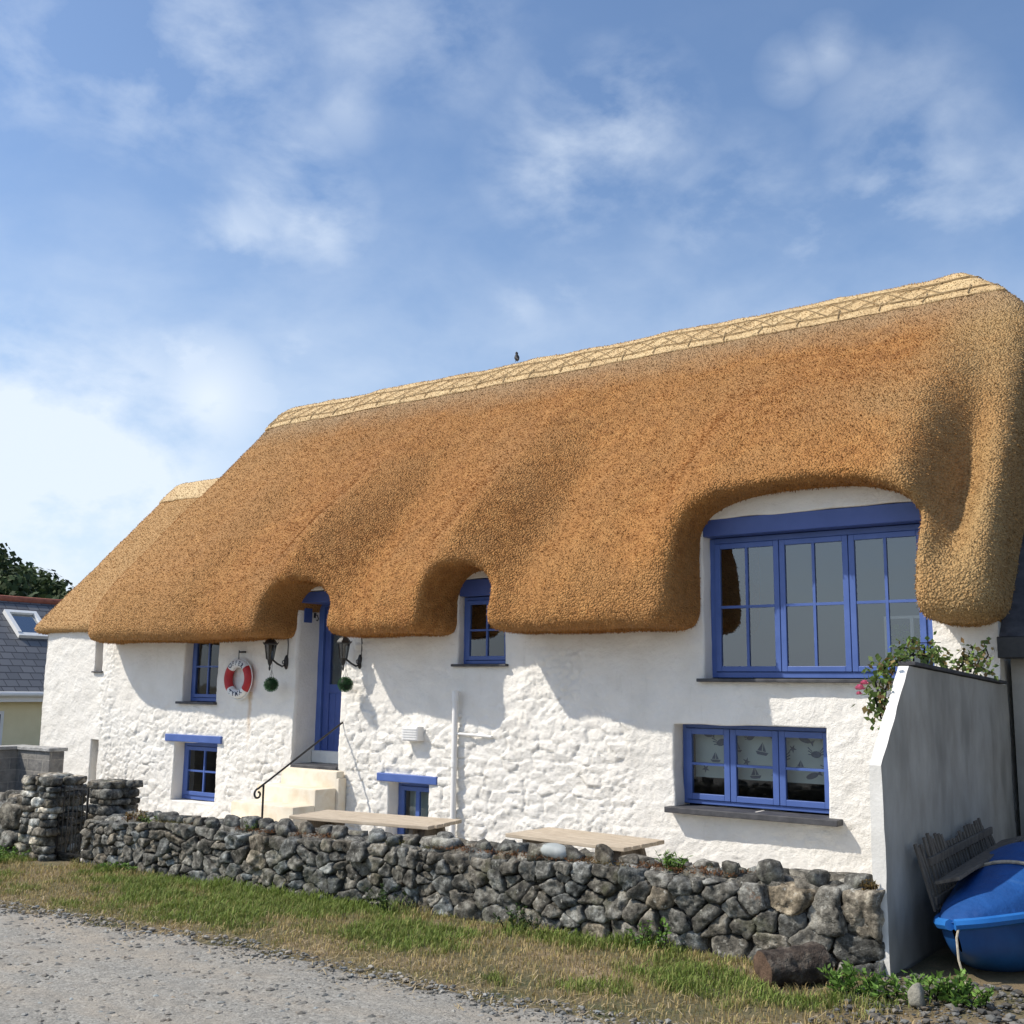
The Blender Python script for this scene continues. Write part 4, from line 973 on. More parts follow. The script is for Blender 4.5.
# ---- gate pillars
def pillar(name, label, x0, x1, y0, y1, z0, z1, seed, lime):
    r = np.random.default_rng(seed); e = empty(name, label, 'stone pillar', ((x0+x1)/2, (y0+y1)/2, z0))
    m_ = MB(); m_.box(x0+.045, x1-.045, y0+.045, y1-.045, z0-.3, z1-.03, bev=.03); relp(m_.build('core', M['limemortar' if lime else 'mortar'], e), e)
    rr = RB_(); z = z0-.06; k = 0
    while z < z1-.02:
        h = r.uniform(.055, .10); hh = min(h, z1-z+.02)
        for side_ in range(4):
            a, b = ((x0, x1), (y0, y1), (x0, x1), (y0, y1))[side_]; t = a-.02
            while t < b-.03:
                w_ = r.uniform(.12, .26); w_ = min(w_, b-t+.04); c = t+w_/2; dep = .07*r.uniform(.8, 1.3); k += 1
                ax = [w_/2*.98, dep] if side_ in (0, 2) else [dep, w_/2*.98]
                pl = [(1, 0, 0, ax[0]), (-1, 0, 0, ax[0]), (0, 1, 0, ax[1]), (0, -1, 0, ax[1]), (0, 0, 1, hh/2*.97), (0, 0, -1, hh/2*.97)] + rand_planes(r, 6, .045, .11)
                v, f = rock(pl, 3, 16, .07, seed*10+k, 16); cx_, cy_ = [(c, y0+.035), (x1-.035, c), (c, y1-.035), (x0+.035, c)][side_]
                tl = tone(r, .6, 1.4)
                if lime and r.random() < .30: tl = tl*2.6
                rr.add(v+np.array([cx_+r.normal(0, .008), cy_+r.normal(0, .008), z+hh/2]), f, tl); t += w_*.97
        z += h*.96
    for _ in range(7):
        pl = [(1, 0, 0, .12), (-1, 0, 0, .1), (0, 1, 0, .1), (0, -1, 0, .1), (0, 0, 1, .035), (0, 0, -1, .05)] + rand_planes(r, 5, .06, .11); k += 1
        v, f = rock(pl, 3, 8, .045, seed*10+k, 14); rr.add(v+np.array([r.uniform(x0+.1, x1-.1), r.uniform(y0+.1, y1-.1), z1-.01]), f, tone(r, .7, 1.5)*(1.5 if lime else 1))
    relp(rr.build('stonework', M['rock'], e), e); return e
pillar('gate_pillar', 'whitish lime-patched stone gate pillar left of the iron gate', -10.02, -9.60, -3.08, -2.72, .04, .82, 5, True)
pillar('gate_pillar', 'dark stacked stone pillar right of the iron gate, against the garden wall', -9.32, -9.04, -2.84, -2.54, .0, .79, 6, False)
# lower rubble wall left of the pillar
lw = empty('rubble_wall', 'tumbled grey rubble wall at the left edge beside the gate pillar', 'stone wall', (-11.5, -2.8, .03))
r = np.random.default_rng(31); rr = RB_(); cells = rubble(3.6, .62, .20, .145, r)
for i, cell in enumerate(cells):
    c, v, f = cell_rock(cell, r, .10, 3, .006, 400+i); x = -13.8+c[0]; v = v+np.array([x, -2.95+r.uniform(-.03, .03), -.08+c[1]]); rr.add(v, f, tone(r, .7, 1.8))
for k in range(26):
    s = r.uniform(.12, .2); pl = [(1, 0, 0, s*.6), (-1, 0, 0, s*.6), (0, 1, 0, s*.6), (0, -1, 0, s*.6), (0, 0, 1, s*.4), (0, 0, -1, s*.4)]+rand_planes(r, 7, s*.4, s*.65)
    v, f = rock(pl, 3, 8, .04, 500+k, 14); rr.add(v+np.array([-13.7+k*.137, -2.85+r.uniform(-.08, .08), .54+r.uniform(-.02, .05)]), f, tone(r, .7, 1.8))
relp(rr.build('stonework', M['rock'], lw), lw); m_ = MB(); m_.box(-13.8, -10.2, -2.95, -2.65, -.3, .50); relp(m_.build('core', M['mortar'], lw), lw)
# ---- iron gate
gt = empty('iron_gate', 'narrow black wrought iron gate between the two stone pillars', 'gate', (-9.58, -2.98, .1), D2(4))
g = MB(); W_ = .40; H_ = .66
g.bar((0, 0, .03), (0, 0, H_+.03), .018, .018); g.bar((W_, 0, .03), (W_, 0, H_), .016, .016); g.bar((0, 0, H_-.02), (W_, 0, H_-.02), .014, .014, up=(0, 1, 0)); g.bar((0, 0, .06), (W_, 0, .06), .014, .014, up=(0, 1, 0)); g.build('frame', M['iron'], gt)
g = MB()
for k in range(1, 6): g.tube([(W_*k/6, 0, .06), (W_*k/6, 0, H_+.02*math.sin(math.pi*k/6))], .0055, 6)
g.build('bars', M['iron'], gt)
for s_ in (-1, 1):
    for pts_ in ([(W_/2+s_*(.02+.022*math.cos(t)*(1-t/9)), -.008, .36+.022*math.sin(t)) for t in np.linspace(0, 6, 18)], [(W_/2, -.008, .34), (W_/2+s_*.035, -.008, .20), (W_/2+s_*.06, -.008, .07)], [(W_/2+s_*.09+s_*.02*math.cos(t), -.008, .58+.02*math.sin(t)) for t in np.linspace(0, 6, 16)]):
        g = MB(); g.tube(pts_, .005, 6); g.build('scroll', M['iron'], gt)
for z_ in (.12, .55): g = MB(); g.box(-.04, .0, -.01, .01, z_, z_+.03); g.build('hinge', M['iron'], gt)

# ---- block wall far left
def blockmat():
    m, nt, b = new_mat('grey_blocks'); tc = N(nt, 'ShaderNodeTexCoord'); sp = N(nt, 'ShaderNodeSeparateXYZ'); L(nt, tc.outputs['Object'], sp.inputs[0])
    cb_ = N(nt, 'ShaderNodeCombineXYZ'); L(nt, math_(nt, 'ADD', sp.outputs[0], sp.outputs[1]), cb_.inputs[0]); L(nt, sp.outputs[2], cb_.inputs[1])
    br = N(nt, 'ShaderNodeTexBrick'); L(nt, cb_.outputs[0], br.inputs['Vector']); br.inputs['Scale'].default_value = 1; br.inputs['Brick Width'].default_value = .34; br.inputs['Row Height'].default_value = .15; br.inputs['Mortar Size'].default_value = .008
    br.inputs['Color1'].default_value = (.13, .13, .13, 1); br.inputs['Color2'].default_value = (.24, .225, .20, 1); br.inputs['Mortar'].default_value = (.34, .32, .28, 1)
    c = mixc(nt, .5, br.outputs[0], ramp(nt, noise(nt, tc.outputs['Object'], 12, 5), [(.3, (.07,.07,.07)), (.7, (.32,.30,.26))])); L(nt, c, b.inputs['Base Color']); b.inputs['Roughness'].default_value = .9
    h = math_(nt, 'ADD', math_(nt, 'MULTIPLY', br.outputs['Fac'], -1.0), noise(nt, tc.outputs['Object'], 20, 4)); bump(nt, b, h, .8, .015); return m
M['block'] = blockmat()
bwl = empty('block_wall', 'straight grey concrete block wall with a flat coping left of the cottage', 'block wall', (-13.6, -1.5, 0))
b = MB(); b.box(-13.80, -13.60, -6.0, -.90, -.3, .85, bev=.008); b.box(-13.595, -12.86, -1.10, -.90, -.3, .85, bev=.008); relp(b.build('blockwork', M['block'], bwl), bwl)
b = MB(); b.box(-13.84, -13.57, -6.0, -.87, .852, .895, bev=.008); b.box(-13.565, -12.83, -1.13, -.87, .852, .895, bev=.008); relp(b.build('coping', M['limemortar'], bwl), bwl)

# ------------------------------------------------------------------ picnic tables
def picnic(label, L_, Wd, loc, rz):
    e = empty('picnic_table', label, 'picnic table', loc, rz, 'pale picnic tables behind the garden wall'); H = .75
    for k in range(5):
        pw = Wd/5; b = MB(); b.box(-L_/2+random.uniform(-.012, .012), L_/2+random.uniform(-.012, .012), -Wd/2+pw*k+.006, -Wd/2+pw*(k+1)-.006, H-.032, H+random.uniform(-.002, .002), bev=.005); b.build('plank', M['wood'], e)
    for s_ in (-1, 1):
        x = s_*(L_/2-.20); b = MB(); b.box(x-.02, x+.02, -Wd/2+.03, Wd/2-.03, H-.13, H-.034, bev=.003); b.build('batten', M['greywood'], e)
        for q in (-1, 1):
            b = MB(); b.bar((x+.045*s_, q*.14, H-.04), (x+.045*s_, q*.46, 0), .04, .09, bev=.004, up=(1, 0, 0)); b.build('leg', M['greywood'], e)
        b = MB(); b.bar((x, -.62, .42), (x, .62, .42), .04, .08, bev=.003); b.build('cross_beam', M['greywood'], e)
        b = MB(); b.bar((x-s_*.02, 0, H-.10), (0.06*s_, 0, .46), .04, .07, bev=.003); b.build('brace', M['greywood'], e)
    for q in (-1, 1): b = MB(); b.box(-L_/2, L_/2, q*.56-.11, q*.56+.11, .462, .492, bev=.004); b.build('bench', M['wood'], e)
    return e
picnic('longer pale wooden picnic table near the steps, below the small blue windows', 1.50, .60, (-7.13, -1.33, -.235), D2(9))
picnic('shorter pale wooden picnic table further right, between the pipe and the wide ground floor window', 1.22, .62, (-5.12, -.95, -.27), D2(-4))

# ------------------------------------------------------------------ boat, hurdle, board, log
M['boatblue'] = mat_noise('blue_gelcoat', [(.3, (.007, .06, .20)), (.7, (.012, .095, .29))], 5, .5, 60, .08, .003, spec=.5)
M['boatdeep'] = mat_noise('deep_blue_cover', [(.3, (.006, .05, .19)), (.6, (.010, .08, .28)), (.8, (.05, .13, .30))], 4, .6, 14, .6, .02, spec=.4)
M['boatrail'] = mat_noise('pale_blue_rail', [(.3, (.015, .12, .40)), (.7, (.03, .17, .48))], 6, .4, 60, .1, .002)
M['beige'] = mat_noise('beige_grp', [(.3, (.42, .38, .29)), (.7, (.55, .50, .40))], 4, .6, 50, .2, .003)
M['rope'] = mat_noise('hemp_rope', [(.3, (.30, .26, .19)), (.7, (.50, .45, .35))], 40, .9, 120, .6, .003)
def boat(name, label, loc, rz, roll, Lb, Wb, Hb, mh, mr, mt, cover=True):
    e = empty(name, label, 'boat', loc, rz); e.rotation_euler = (roll, 0, rz)
    ns, nr = 40, 17
    def half(t): return Wb/2*min(1, (t/.40+.001))**.55*(1-.18*max(0, t-.55)/.45)   # t 0 bow..1 stern
    V_, F_ = [], []
    for i in range(ns):
        t = i/(ns-1); hw = half(t) if t > 0 else .012; sheer = Hb*(.92+.12*(1-t)**2); keel = Hb*.05+Hb*.55*max(0, 1-t/.22)**2.2
        for k in range(nr):
            a = (k/(nr-1)-.5)*math.pi; yv = hw*math.sin(a); sgn = 1 if yv > 0 else -1
            zz = sheer-(sheer-keel)*(max(math.cos(a), 0)**.62); V_.append((t*Lb-(.10*(zz/Hb))*max(0, 1-t/.2), hw*sgn*abs(math.sin(a))**.8, zz))
    for i in range(ns-1):
        for k in range(nr-1): q = i*nr+k; F_.append((q, q+nr, q+nr+1, q+1))
    F_.append(tuple((ns-1)*nr+k for k in range(nr)))
    m_ = MB(); m_.add(V_, F_); m_.build('hull', mh, e, True)
    rl_ = MB()
    for s_ in (0, nr-1): rl_.tube([V_[i*nr+s_] for i in range(ns)], .028, 8)
    rl_.build('rubbing_rail', mr, e, True)
    C_, G_ = [], []
    for i in range(ns):
        t = i/(ns-1); hw = (half(t) if t > 0 else .012); sheer = Hb*(.92+.12*(1-t)**2)
        for k in range(nr): u = k/(nr-1)*2-1; C_.append((t*Lb-.10*max(0, 1-t/.2), hw*u, sheer+.01+(.36 if cover else .05)*math.sqrt(max(0, 1-u*u))*min(1, t/.45)**.8*(1-.15*t)))
    for i in range(ns-1):
        for k in range(nr-1): q = i*nr+k; G_.append((q, q+1, q+nr+1, q+nr))
    G_.append(tuple((ns-1)*nr+k for k in range(nr)))
    m_ = MB(); m_.add(C_, G_); m_.build('cover' if cover else 'deck', mt, e, True)
    return e, V_, C_, nr
bo, BV, BC, nr = boat('dinghy', 'blue dinghy with a deep blue cover resting beside the grey partition wall', (-1.57, -2.83, .215), D2(80), D2(-9), 2.2, .86, .31, M['boatblue'], M['boatrail'], M['boatdeep'])
bo2, BV2, BC2, _ = boat('tender', 'small beige tender at the right edge in front of the blue dinghy', (-.86, -2.9, .34), D2(66), D2(-20), 1.5, .7, .42, M['beige'], M['beige'], M['beige'], False)
rp = MB(); pts = [Vector(BC[11*nr+k])+Vector((0, 0, .012)) for k in range(1, nr)]
rp.tube([Vector(BC[11*nr+k])+Vector((0, 0, .012)) for k in range(0, nr)], .010, 6); rp.tube([Vector(BV[11*nr+k])*1.0+Vector((-.0, (-.012 if k < nr/2 else .012), -.006)) for k in range(0, nr//2)], .010, 6)
ro = rp.build('rope', M['rope'], None, True); ro.matrix_world = Matrix.Translation(bo.location) @ Matrix.Rotation(bo.rotation_euler.z, 4, 'Z'); tag(ro, 'pale rope lashed over the blue dinghy', 'rope')
rp = MB(); rp.tube([(-1.605, -2.91, .545), (-1.61, -2.96, .48), (-1.60, -2.98, .38), (-1.57, -3.0, .29), (-1.54, -3.06, .272)], .006, 6); tag(rp.build('rope', M['rope'], None, True), 'thin rope hanging from the bow of the blue dinghy to the ground', 'rope')
# wattle hurdle leaning on the partition
hu = empty('wooden_hurdle', 'weathered slatted wooden hurdle leaning between the partition wall and the blue dinghy', 'hurdle', (-1.88, -1.7, .25)); r = np.random.default_rng(5)
nS = 30
for k in range(nS):
    y = -2.62+1.75*k/nS+r.uniform(-.008, .008); zt = .865+r.uniform(-.02, .02)+.03*math.sin(k*.35)- (.06 if k > 24 else 0); x0 = -1.90
    b = MB(); b.bar((x0+.09, y+.02, .53), (x0, y+r.uniform(-.015, .015), zt), .028, .014, up=(1, 0, 0), bev=.002); relp(b.build('slat', M['greywood'], hu), hu)
for zc, yo, y2 in ((.79, -2.50, -1.05), (.60, -2.58, -.95)):
    b = MB(); xx = -1.90+.09*(1-(zc-.53)/.33)+.018; b.bar((xx, yo, zc-.02), (xx, y2, zc+.02), .045, .016, up=(1, 0, 0), bev=.002); relp(b.build('crossbar', M['greywood'], hu), hu)
b = MB(); b.bar((-1.735, -2.62, .70), (-1.665, -1.35, .80), .14, .018, bev=.003, up=(-.3, 0, 1)); tag(b.build('board', M['greywood'], None), 'loose grey board lying between the hurdle and the blue boat cover', 'board')
# log
M['logend'] = mat_noise('rotten_wood_end', [(.3, (.05, .03, .02)), (.7, (.16, .10, .065))], 12, .95, 40, .8, .015)
lg = MB(); ns, nr2 = 26, 30; V_, F_ = [], []
for i in range(ns):
    t = i/(ns-1)
    for k in range(nr2):
        a = 2*math.pi*k/nr2; rr_ = .098*(1+.10*math.sin(2*a+.5)+.06*math.sin(3*a+1.3))*(1+.05*math.sin(t*5+a)) + .012*float(vnoise(t*9, math.cos(a)*3, math.sin(a)*3, 3))
        if i in (0, ns-1): rr_ *= .92
        V_.append((t*.34, rr_*math.cos(a), rr_*.92*math.sin(a)))
for i in range(ns-1):
    for k in range(nr2): q = (k+1) % nr2; F_.append((i*nr2+k, i*nr2+q, (i+1)*nr2+q, (i+1)*nr2+k))
lg.add(V_, F_, 0); b0 = len(lg.v)
lg.v.append((-.012, 0, 0)); lg.v.append((.35, 0, 0))
for k in range(nr2): q = (k+1) % nr2; lg.f += [(b0, q, k), (b0+1, (ns-1)*nr2+k, (ns-1)*nr2+q)]; lg.m += [1, 1]
o = lg.build('log', [M['lead'], M['logend']], None, True); o.location = (-2.42, -3.50, .305); o.rotation_euler = (0, D2(-6), D2(52)); tag(o, 'short dark rotting log lying at the foot of the garden wall', 'log')
LOG = o
M['limestone'] = mat_noise('buff_stone', [(.3, (.16, .15, .12)), (.7, (.36, .34, .28))], 12, .9, 60, .6, .01)
# little pointed stone among the weeds
pl = [(1, 0, 0, .04), (-1, 0, 0, .045), (0, 1, 0, .05), (0, -1, 0, .04), (.8, 0, .6, .055), (-.86, .1, .5, .05), (0, -.5, .86, .07), (0, 0, -1, .05)]
v, f = rock(pl, 3, 30, .05, 91, 14); o = np_mesh('small_stone', v*.75, f, M['limestone'], None, True, None, np.ones((len(v), 3))); o.location = (-1.66, -3.50, .30); tag(o, 'small pale pointed stone among the weeds in front of the dinghy', 'stone')

# ------------------------------------------------------------------ vegetation
def leaf_quads(P_, D_, ln_, wd_, r):
    """pointed leaves: P base, D direction"""
    n = len(P_); sd = np.cross(D_, r.normal(size=(n, 3))); sd /= np.linalg.norm(sd, axis=1)[:, None]+1e-9
    l = ln_*r.uniform(.6, 1.3, (n, 1)); w2 = wd_*r.uniform(.6, 1.3, (n, 1))/2; up = np.cross(sd, D_)
    return np.stack([P_, P_+D_*l*.45+sd*w2+up*l*.06, P_+D_*l, P_+D_*l*.45-sd*w2+up*l*.06], 1).reshape(-1, 3)
def grass():
    r = np.random.default_rng(2); n = 150000
    x = r.uniform(-13.5, -1.3, n); y = -4.62+r.random(n)*1.72
    pn = fbm(x*1.1, y*1.6, seed=101)+.5*fbm(x*5, y*5, seed=102)
    green = sstep(-.20, .18, pn) * sstep(-4.5, -4.1, y+.12*fbm(x*2, y*0, seed=103))
    near_wall = sstep(-3.3, -3.05, y)
    edge = -4.50 + .13*fbm(x*.9, x*0, seed=21) + .10*fbm(x*5, x*0, seed=22)
    dens = np.clip(.35+.65*green+.5*near_wall, 0, 1)*sstep(edge-.10, edge+.25, y)*sstep(-1.4, -2.2, x+ .6*(y+3.6))
    gate = (np.abs(x+9.42) < .26) & (y > -3.25); dens = dens*(~gate)
    k = (r.random(n) < dens) & (y < -3.06)
    x, y, green, near_wall = x[k], y[k], green[k], near_wall[k]; n = len(x); z = ground_z(x, y)
    hgt = (.010+.018*green*r.random(n)+.05*near_wall*r.random(n)*sstep(-.1, .2, fbm(x*2.2, y*0, seed=105)) + .03*r.random(n)**4 + .022*green*sstep(.0, .3, fbm(x*7, y*7, seed=107)))*sstep(-4.7, -4.0, y)+.008
    ang = r.uniform(0, 2*np.pi, n); lean = r.uniform(.2, 1.1, n); dx, dy_ = np.cos(ang)*lean, np.sin(ang)*lean
    w2 = r.uniform(.0012, .003, n); sx, sy = -np.sin(ang)*w2, np.cos(ang)*w2
    P0 = np.stack([x-sx, y-sy, z-.004], 1); P1 = np.stack([x+sx, y+sy, z-.004], 1)
    mx, my, mz = x+dx*hgt*.4, y+dy_*hgt*.4, z+hgt*.75
    P2 = np.stack([mx+sx, my+sy, mz], 1); P3 = np.stack([mx-sx, my-sy, mz], 1); P4 = np.stack([x+dx*hgt*1.1, y+dy_*hgt*1.1, z+hgt], 1)
    V_ = np.stack([P0, P1, P2, P3, P4], 1).reshape(-1, 3); b_ = np.arange(n)*5
    g = np.clip(green*1.0+near_wall*.5+r.normal(0, .28, n), 0, 1)[:, None]; t = r.uniform(.7, 1.3, (n, 1))
    ca_ = np.array([[.44, .33, .15]]); cb_ = np.array([[.19, .26, .05]]); col_ = (ca_*(1-g)+cb_*g)*t
    o = np_mesh('grass_verge', V_, [np.stack([b_, b_+1, b_+2, b_+3], 1), np.stack([b_+3, b_+2, b_+4], 1)], M['grass'], None, True, None, np.repeat(col_, 5, 0))
    tag(o, 'patchy green and straw-coloured grass between the track and the garden wall', 'grass', kind='stuff')
grass()
def straw_litter():
    r = np.random.default_rng(12); n = 1500; x = r.uniform(-12, -1.6, n); e = -4.50 + .13*fbm(x*.9, x*0, seed=21); y = e+np.abs(r.normal(0, .35, n))*np.where(r.random(n) < .3, -.4, 1)
    y = np.clip(y, -5.2, -3.15); z = ground_z(x, y)+.014; a = r.uniform(0, np.pi, n); l = r.uniform(.02, .07, n); w_ = .0022
    dx, dy_ = np.cos(a)*l, np.sin(a)*l; sx, sy = -np.sin(a)*w_, np.cos(a)*w_; zz = z+r.uniform(0, .015, n)
    V_ = np.stack([np.stack([x-sx, y-sy, z], 1), np.stack([x+sx, y+sy, z], 1), np.stack([x+dx+sx, y+dy_+sy, zz], 1), np.stack([x+dx-sx, y+dy_-sy, zz], 1)], 1).reshape(-1, 3)
    t = r.uniform(.7, 1.2, (n, 1)); tag(np_mesh('straw_litter', V_, np.arange(4*n).reshape(-1, 4), M['grass'], None, True, None, np.repeat(np.array([[.55, .44, .26]])*t, 4, 0)), 'loose dry straw scattered along the track edge', 'straw', kind='stuff')
straw_litter()
def gravel():
    r = np.random.default_rng(8); v0, f0 = ICO[1]; V_, F_, C_ = [], [], []; n = 0
    N_ = 26000; x = r.uniform(-12.5, -1.0, N_); e = -4.50 + .13*fbm(x*.9, x*0, seed=21); y = e+.12-np.abs(r.normal(0, 1, N_))*1.1
    extra = 1500; x = np.concatenate([x, r.uniform(-2.0, -.8, extra)]); y = np.concatenate([y, r.uniform(-4.3, -2.9, extra)])
    s = .0030+.014*r.random(len(x))**5; s[N_:] = .006+.016*r.random(extra)**3
    z = ground_z(x, y)
    base = v0[None]*(1+r.uniform(-.3, .3, (len(x), len(v0), 1)))*np.stack([s*r.uniform(.8, 1.5, len(x)), s*r.uniform(.8, 1.5, len(x)), s*.65], 1)[:, None, :]
    a = r.uniform(0, 2*np.pi, len(x)); ca_, sa_ = np.cos(a)[:, None], np.sin(a)[:, None]
    bx_ = base[..., 0]*ca_-base[..., 1]*sa_; by_ = base[..., 0]*sa_+base[..., 1]*ca_
    V_ = np.stack([bx_+x[:, None], by_+y[:, None], base[..., 2]+(z+.010+s*.2)[:, None]], -1).reshape(-1, 3)
    F_ = (f0[None]+(np.arange(len(x))*len(v0))[:, None, None]).reshape(-1, 3)
    t = r.uniform(.8, 2.5, (len(x), 1)); t[N_:] = r.uniform(.35, 1.5, (extra, 1)); w_ = r.normal(0, .05, (len(x), 1)); col_ = np.repeat(np.concatenate([t*(1+w_), t, t*(1-w_)], 1), len(v0), 0)
    tag(np_mesh('gravel', V_, F_, M['pebble'], None, False, None, col_), 'loose grey stones scattered over the track', 'gravel', kind='stuff')
def pebble_mat():
    m, nt, b = new_mat('pebble'); at = N(nt, 'ShaderNodeAttribute'); at.attribute_name = 'tint'; c = mixc(nt, 1.0, (.125, .118, .102), at.outputs['Color'], 'MULTIPLY'); L(nt, c, b.inputs['Base Color']); b.inputs['Roughness'].default_value = .85; return m
M['pebble'] = pebble_mat(); gravel()

def weed(name, label, cat, c, rad, hgt, n_st, per, ln_, wd_, mat, seed, flat=.0, group=None, lo=.6, hi=1.4):
    """clump of stems bearing pointed leaves"""
    r = np.random.default_rng(seed); e = empty(name, label, cat, c, 0, group); PP, DD = [], []; st_ = MB()
    for i in range(n_st):
        a = r.uniform(0, 2*math.pi); b_ = rad*math.sqrt(r.random()); base = np.array([b_*math.cos(a), b_*math.sin(a)*.7, 0]); tip = base*1.5+np.array([r.normal(0, rad*.25), r.normal(0, rad*.2), hgt*r.uniform(.55, 1.1)]); mid = (base+tip)/2+np.array([0, 0, hgt*.12])
        st_.tube([base, mid, tip], [.003, .002, .001], 4)
        for k in range(per):
            t = r.uniform(.1, 1); p = base*(1-t)**2+2*mid*t*(1-t)+tip*t*t; d = r.normal(size=3); d[2] = abs(d[2])*.5+.1; d /= np.linalg.norm(d); PP.append(p); DD.append(d)
    PP, DD = np.array(PP), np.array(DD); V_ = leaf_quads(PP, DD, ln_, wd_, r); n = len(PP)
    t = r.uniform(lo, hi, (n, 1)); col_ = np.repeat(t*np.ones((1, 3)), 4, 0)
    np_mesh('foliage', V_, np.arange(4*n).reshape(-1, 4), mat, e, True, None, col_); st_.build('stem', M['leaf'], e); return e
M['weed'] = leaf_mat('bright_weed_leaf', (.10, .20, .03), (.17, .28, .06))
M['ivy'] = leaf_mat('dark_ivy_leaf', (.03, .06, .015), (.07, .11, .03))
G = lambda x, y: float(ground_z(np.array(x), np.array(y)))
WEEDS = [(-2.02, -3.42, .13, .12, 'bright leafy weed clump just right of the log'), (-1.83, -3.40, .14, .13, 'bright leafy weed clump below the front edge of the grey partition wall'),
         (-1.62, -3.32, .12, .14, 'broad leafy weed clump beside the small pointed stone'), (-1.46, -3.36, .10, .10, 'leafy weed clump in front of the dinghy bow, the rightmost')]
for i, (x, y, rd, hh, lb_) in enumerate(WEEDS): weed('weed', lb_, 'weed', (x, y, G(x, y)), rd, hh, 14, 14, .045, .018, M['weed'], 40+i, group='leafy weeds at the foot of the walls')
for i, (x, hh, lb_) in enumerate([(-3.28, .16, 'upright green weed at the foot of the wall left of the log'), (-4.2, .14, 'dark ivy-like weed at the wall foot below the pale boulder'), (-5.3, .17, 'taller dark leafed weed growing up the middle of the garden wall'), (-8.3, .10, 'low green weed at the wall foot near the dark stone pillar')]):
    weed('weed', lb_, 'weed', (x, -3.14, G(x, -3.14)), .13, hh, 12, 16, .028, .014, M['weed'] if i in (0, 3) else M['ivy'], 60+i, group='weeds along the foot of the garden wall')
for k, (x, y, lb_) in enumerate([(-10.6, -3.3, 'bushy green weed left of the whitish gate pillar'), (-10.0, -3.32, 'low green weed in front of the whitish gate pillar')]):
    weed('weed', lb_, 'weed', (x, y, G(x, y)), .25, .14, 26, 18, .03, .014, M['weed'], 70+k, group='weeds by the gate pillar')
weed('wall_plant', 'bright green tuft on the garden wall top below the wide ground floor window', 'plant', (-3.22, -2.95, .635), .06, .10, 22, 10, .04, .010, M['weed'], 81)
weed('wall_plant', 'small green and russet plant on the wall top next to the dark stone pillar', 'plant', (-8.45, -2.95, .50), .10, .10, 18, 12, .025, .014, M['redleaf'], 82)
weed('wall_plant', 'greenish fern patch on the wall beside the dark stone pillar', 'plant', (-8.2, -2.95, .49), .09, .09, 18, 12, .03, .012, M['leaf'], 83)
weed('wall_plant', 'small green fern on the wall top left of the long table', 'plant', (-6.95, -2.95, .545), .05, .08, 12, 9, .03, .010, M['leaf'], 84)
weed('wall_plant', 'rust coloured tuft in the wall top beside the grey partition wall', 'plant', (-2.03, -3.0, .65), .03, .07, 12, 9, .02, .010, M['redleaf'], 85)
# rusty moss patches on the wall top : stuff
def moss():
    r = np.random.default_rng(44); n = 5000; x = r.uniform(-8.6, -2.05, n); y = r.uniform(-3.04, -2.85, n); k = (fbm(x*2.3, y*2.3, seed=55) > .06); x, y = x[k], y[k]; n = len(x)
    z = gwz(x)+.425+r.uniform(0, .02, n); P_ = np.stack([x, y, z], 1); D_ = r.normal(size=(n, 3)); D_[:, 2] = abs(D_[:, 2]); D_ /= np.linalg.norm(D_, axis=1)[:, None]
    V_ = leaf_quads(P_, D_, .022, .007, r); t = r.uniform(.6, 1.3, (n, 1)); g = sstep(.1, .3, fbm(x*1.1, y, seed=56))[:, None]; col_ = np.repeat((np.array([[.20, .095, .04]])*(1-g)+np.array([[.14, .13, .04]])*g)*t, 4, 0)
    tag(np_mesh('moss', V_, np.arange(4*n).reshape(-1, 4), M['grass'], None, True, None, col_), 'rusty dry moss along the top of the garden wall', 'moss', kind='stuff')
moss()

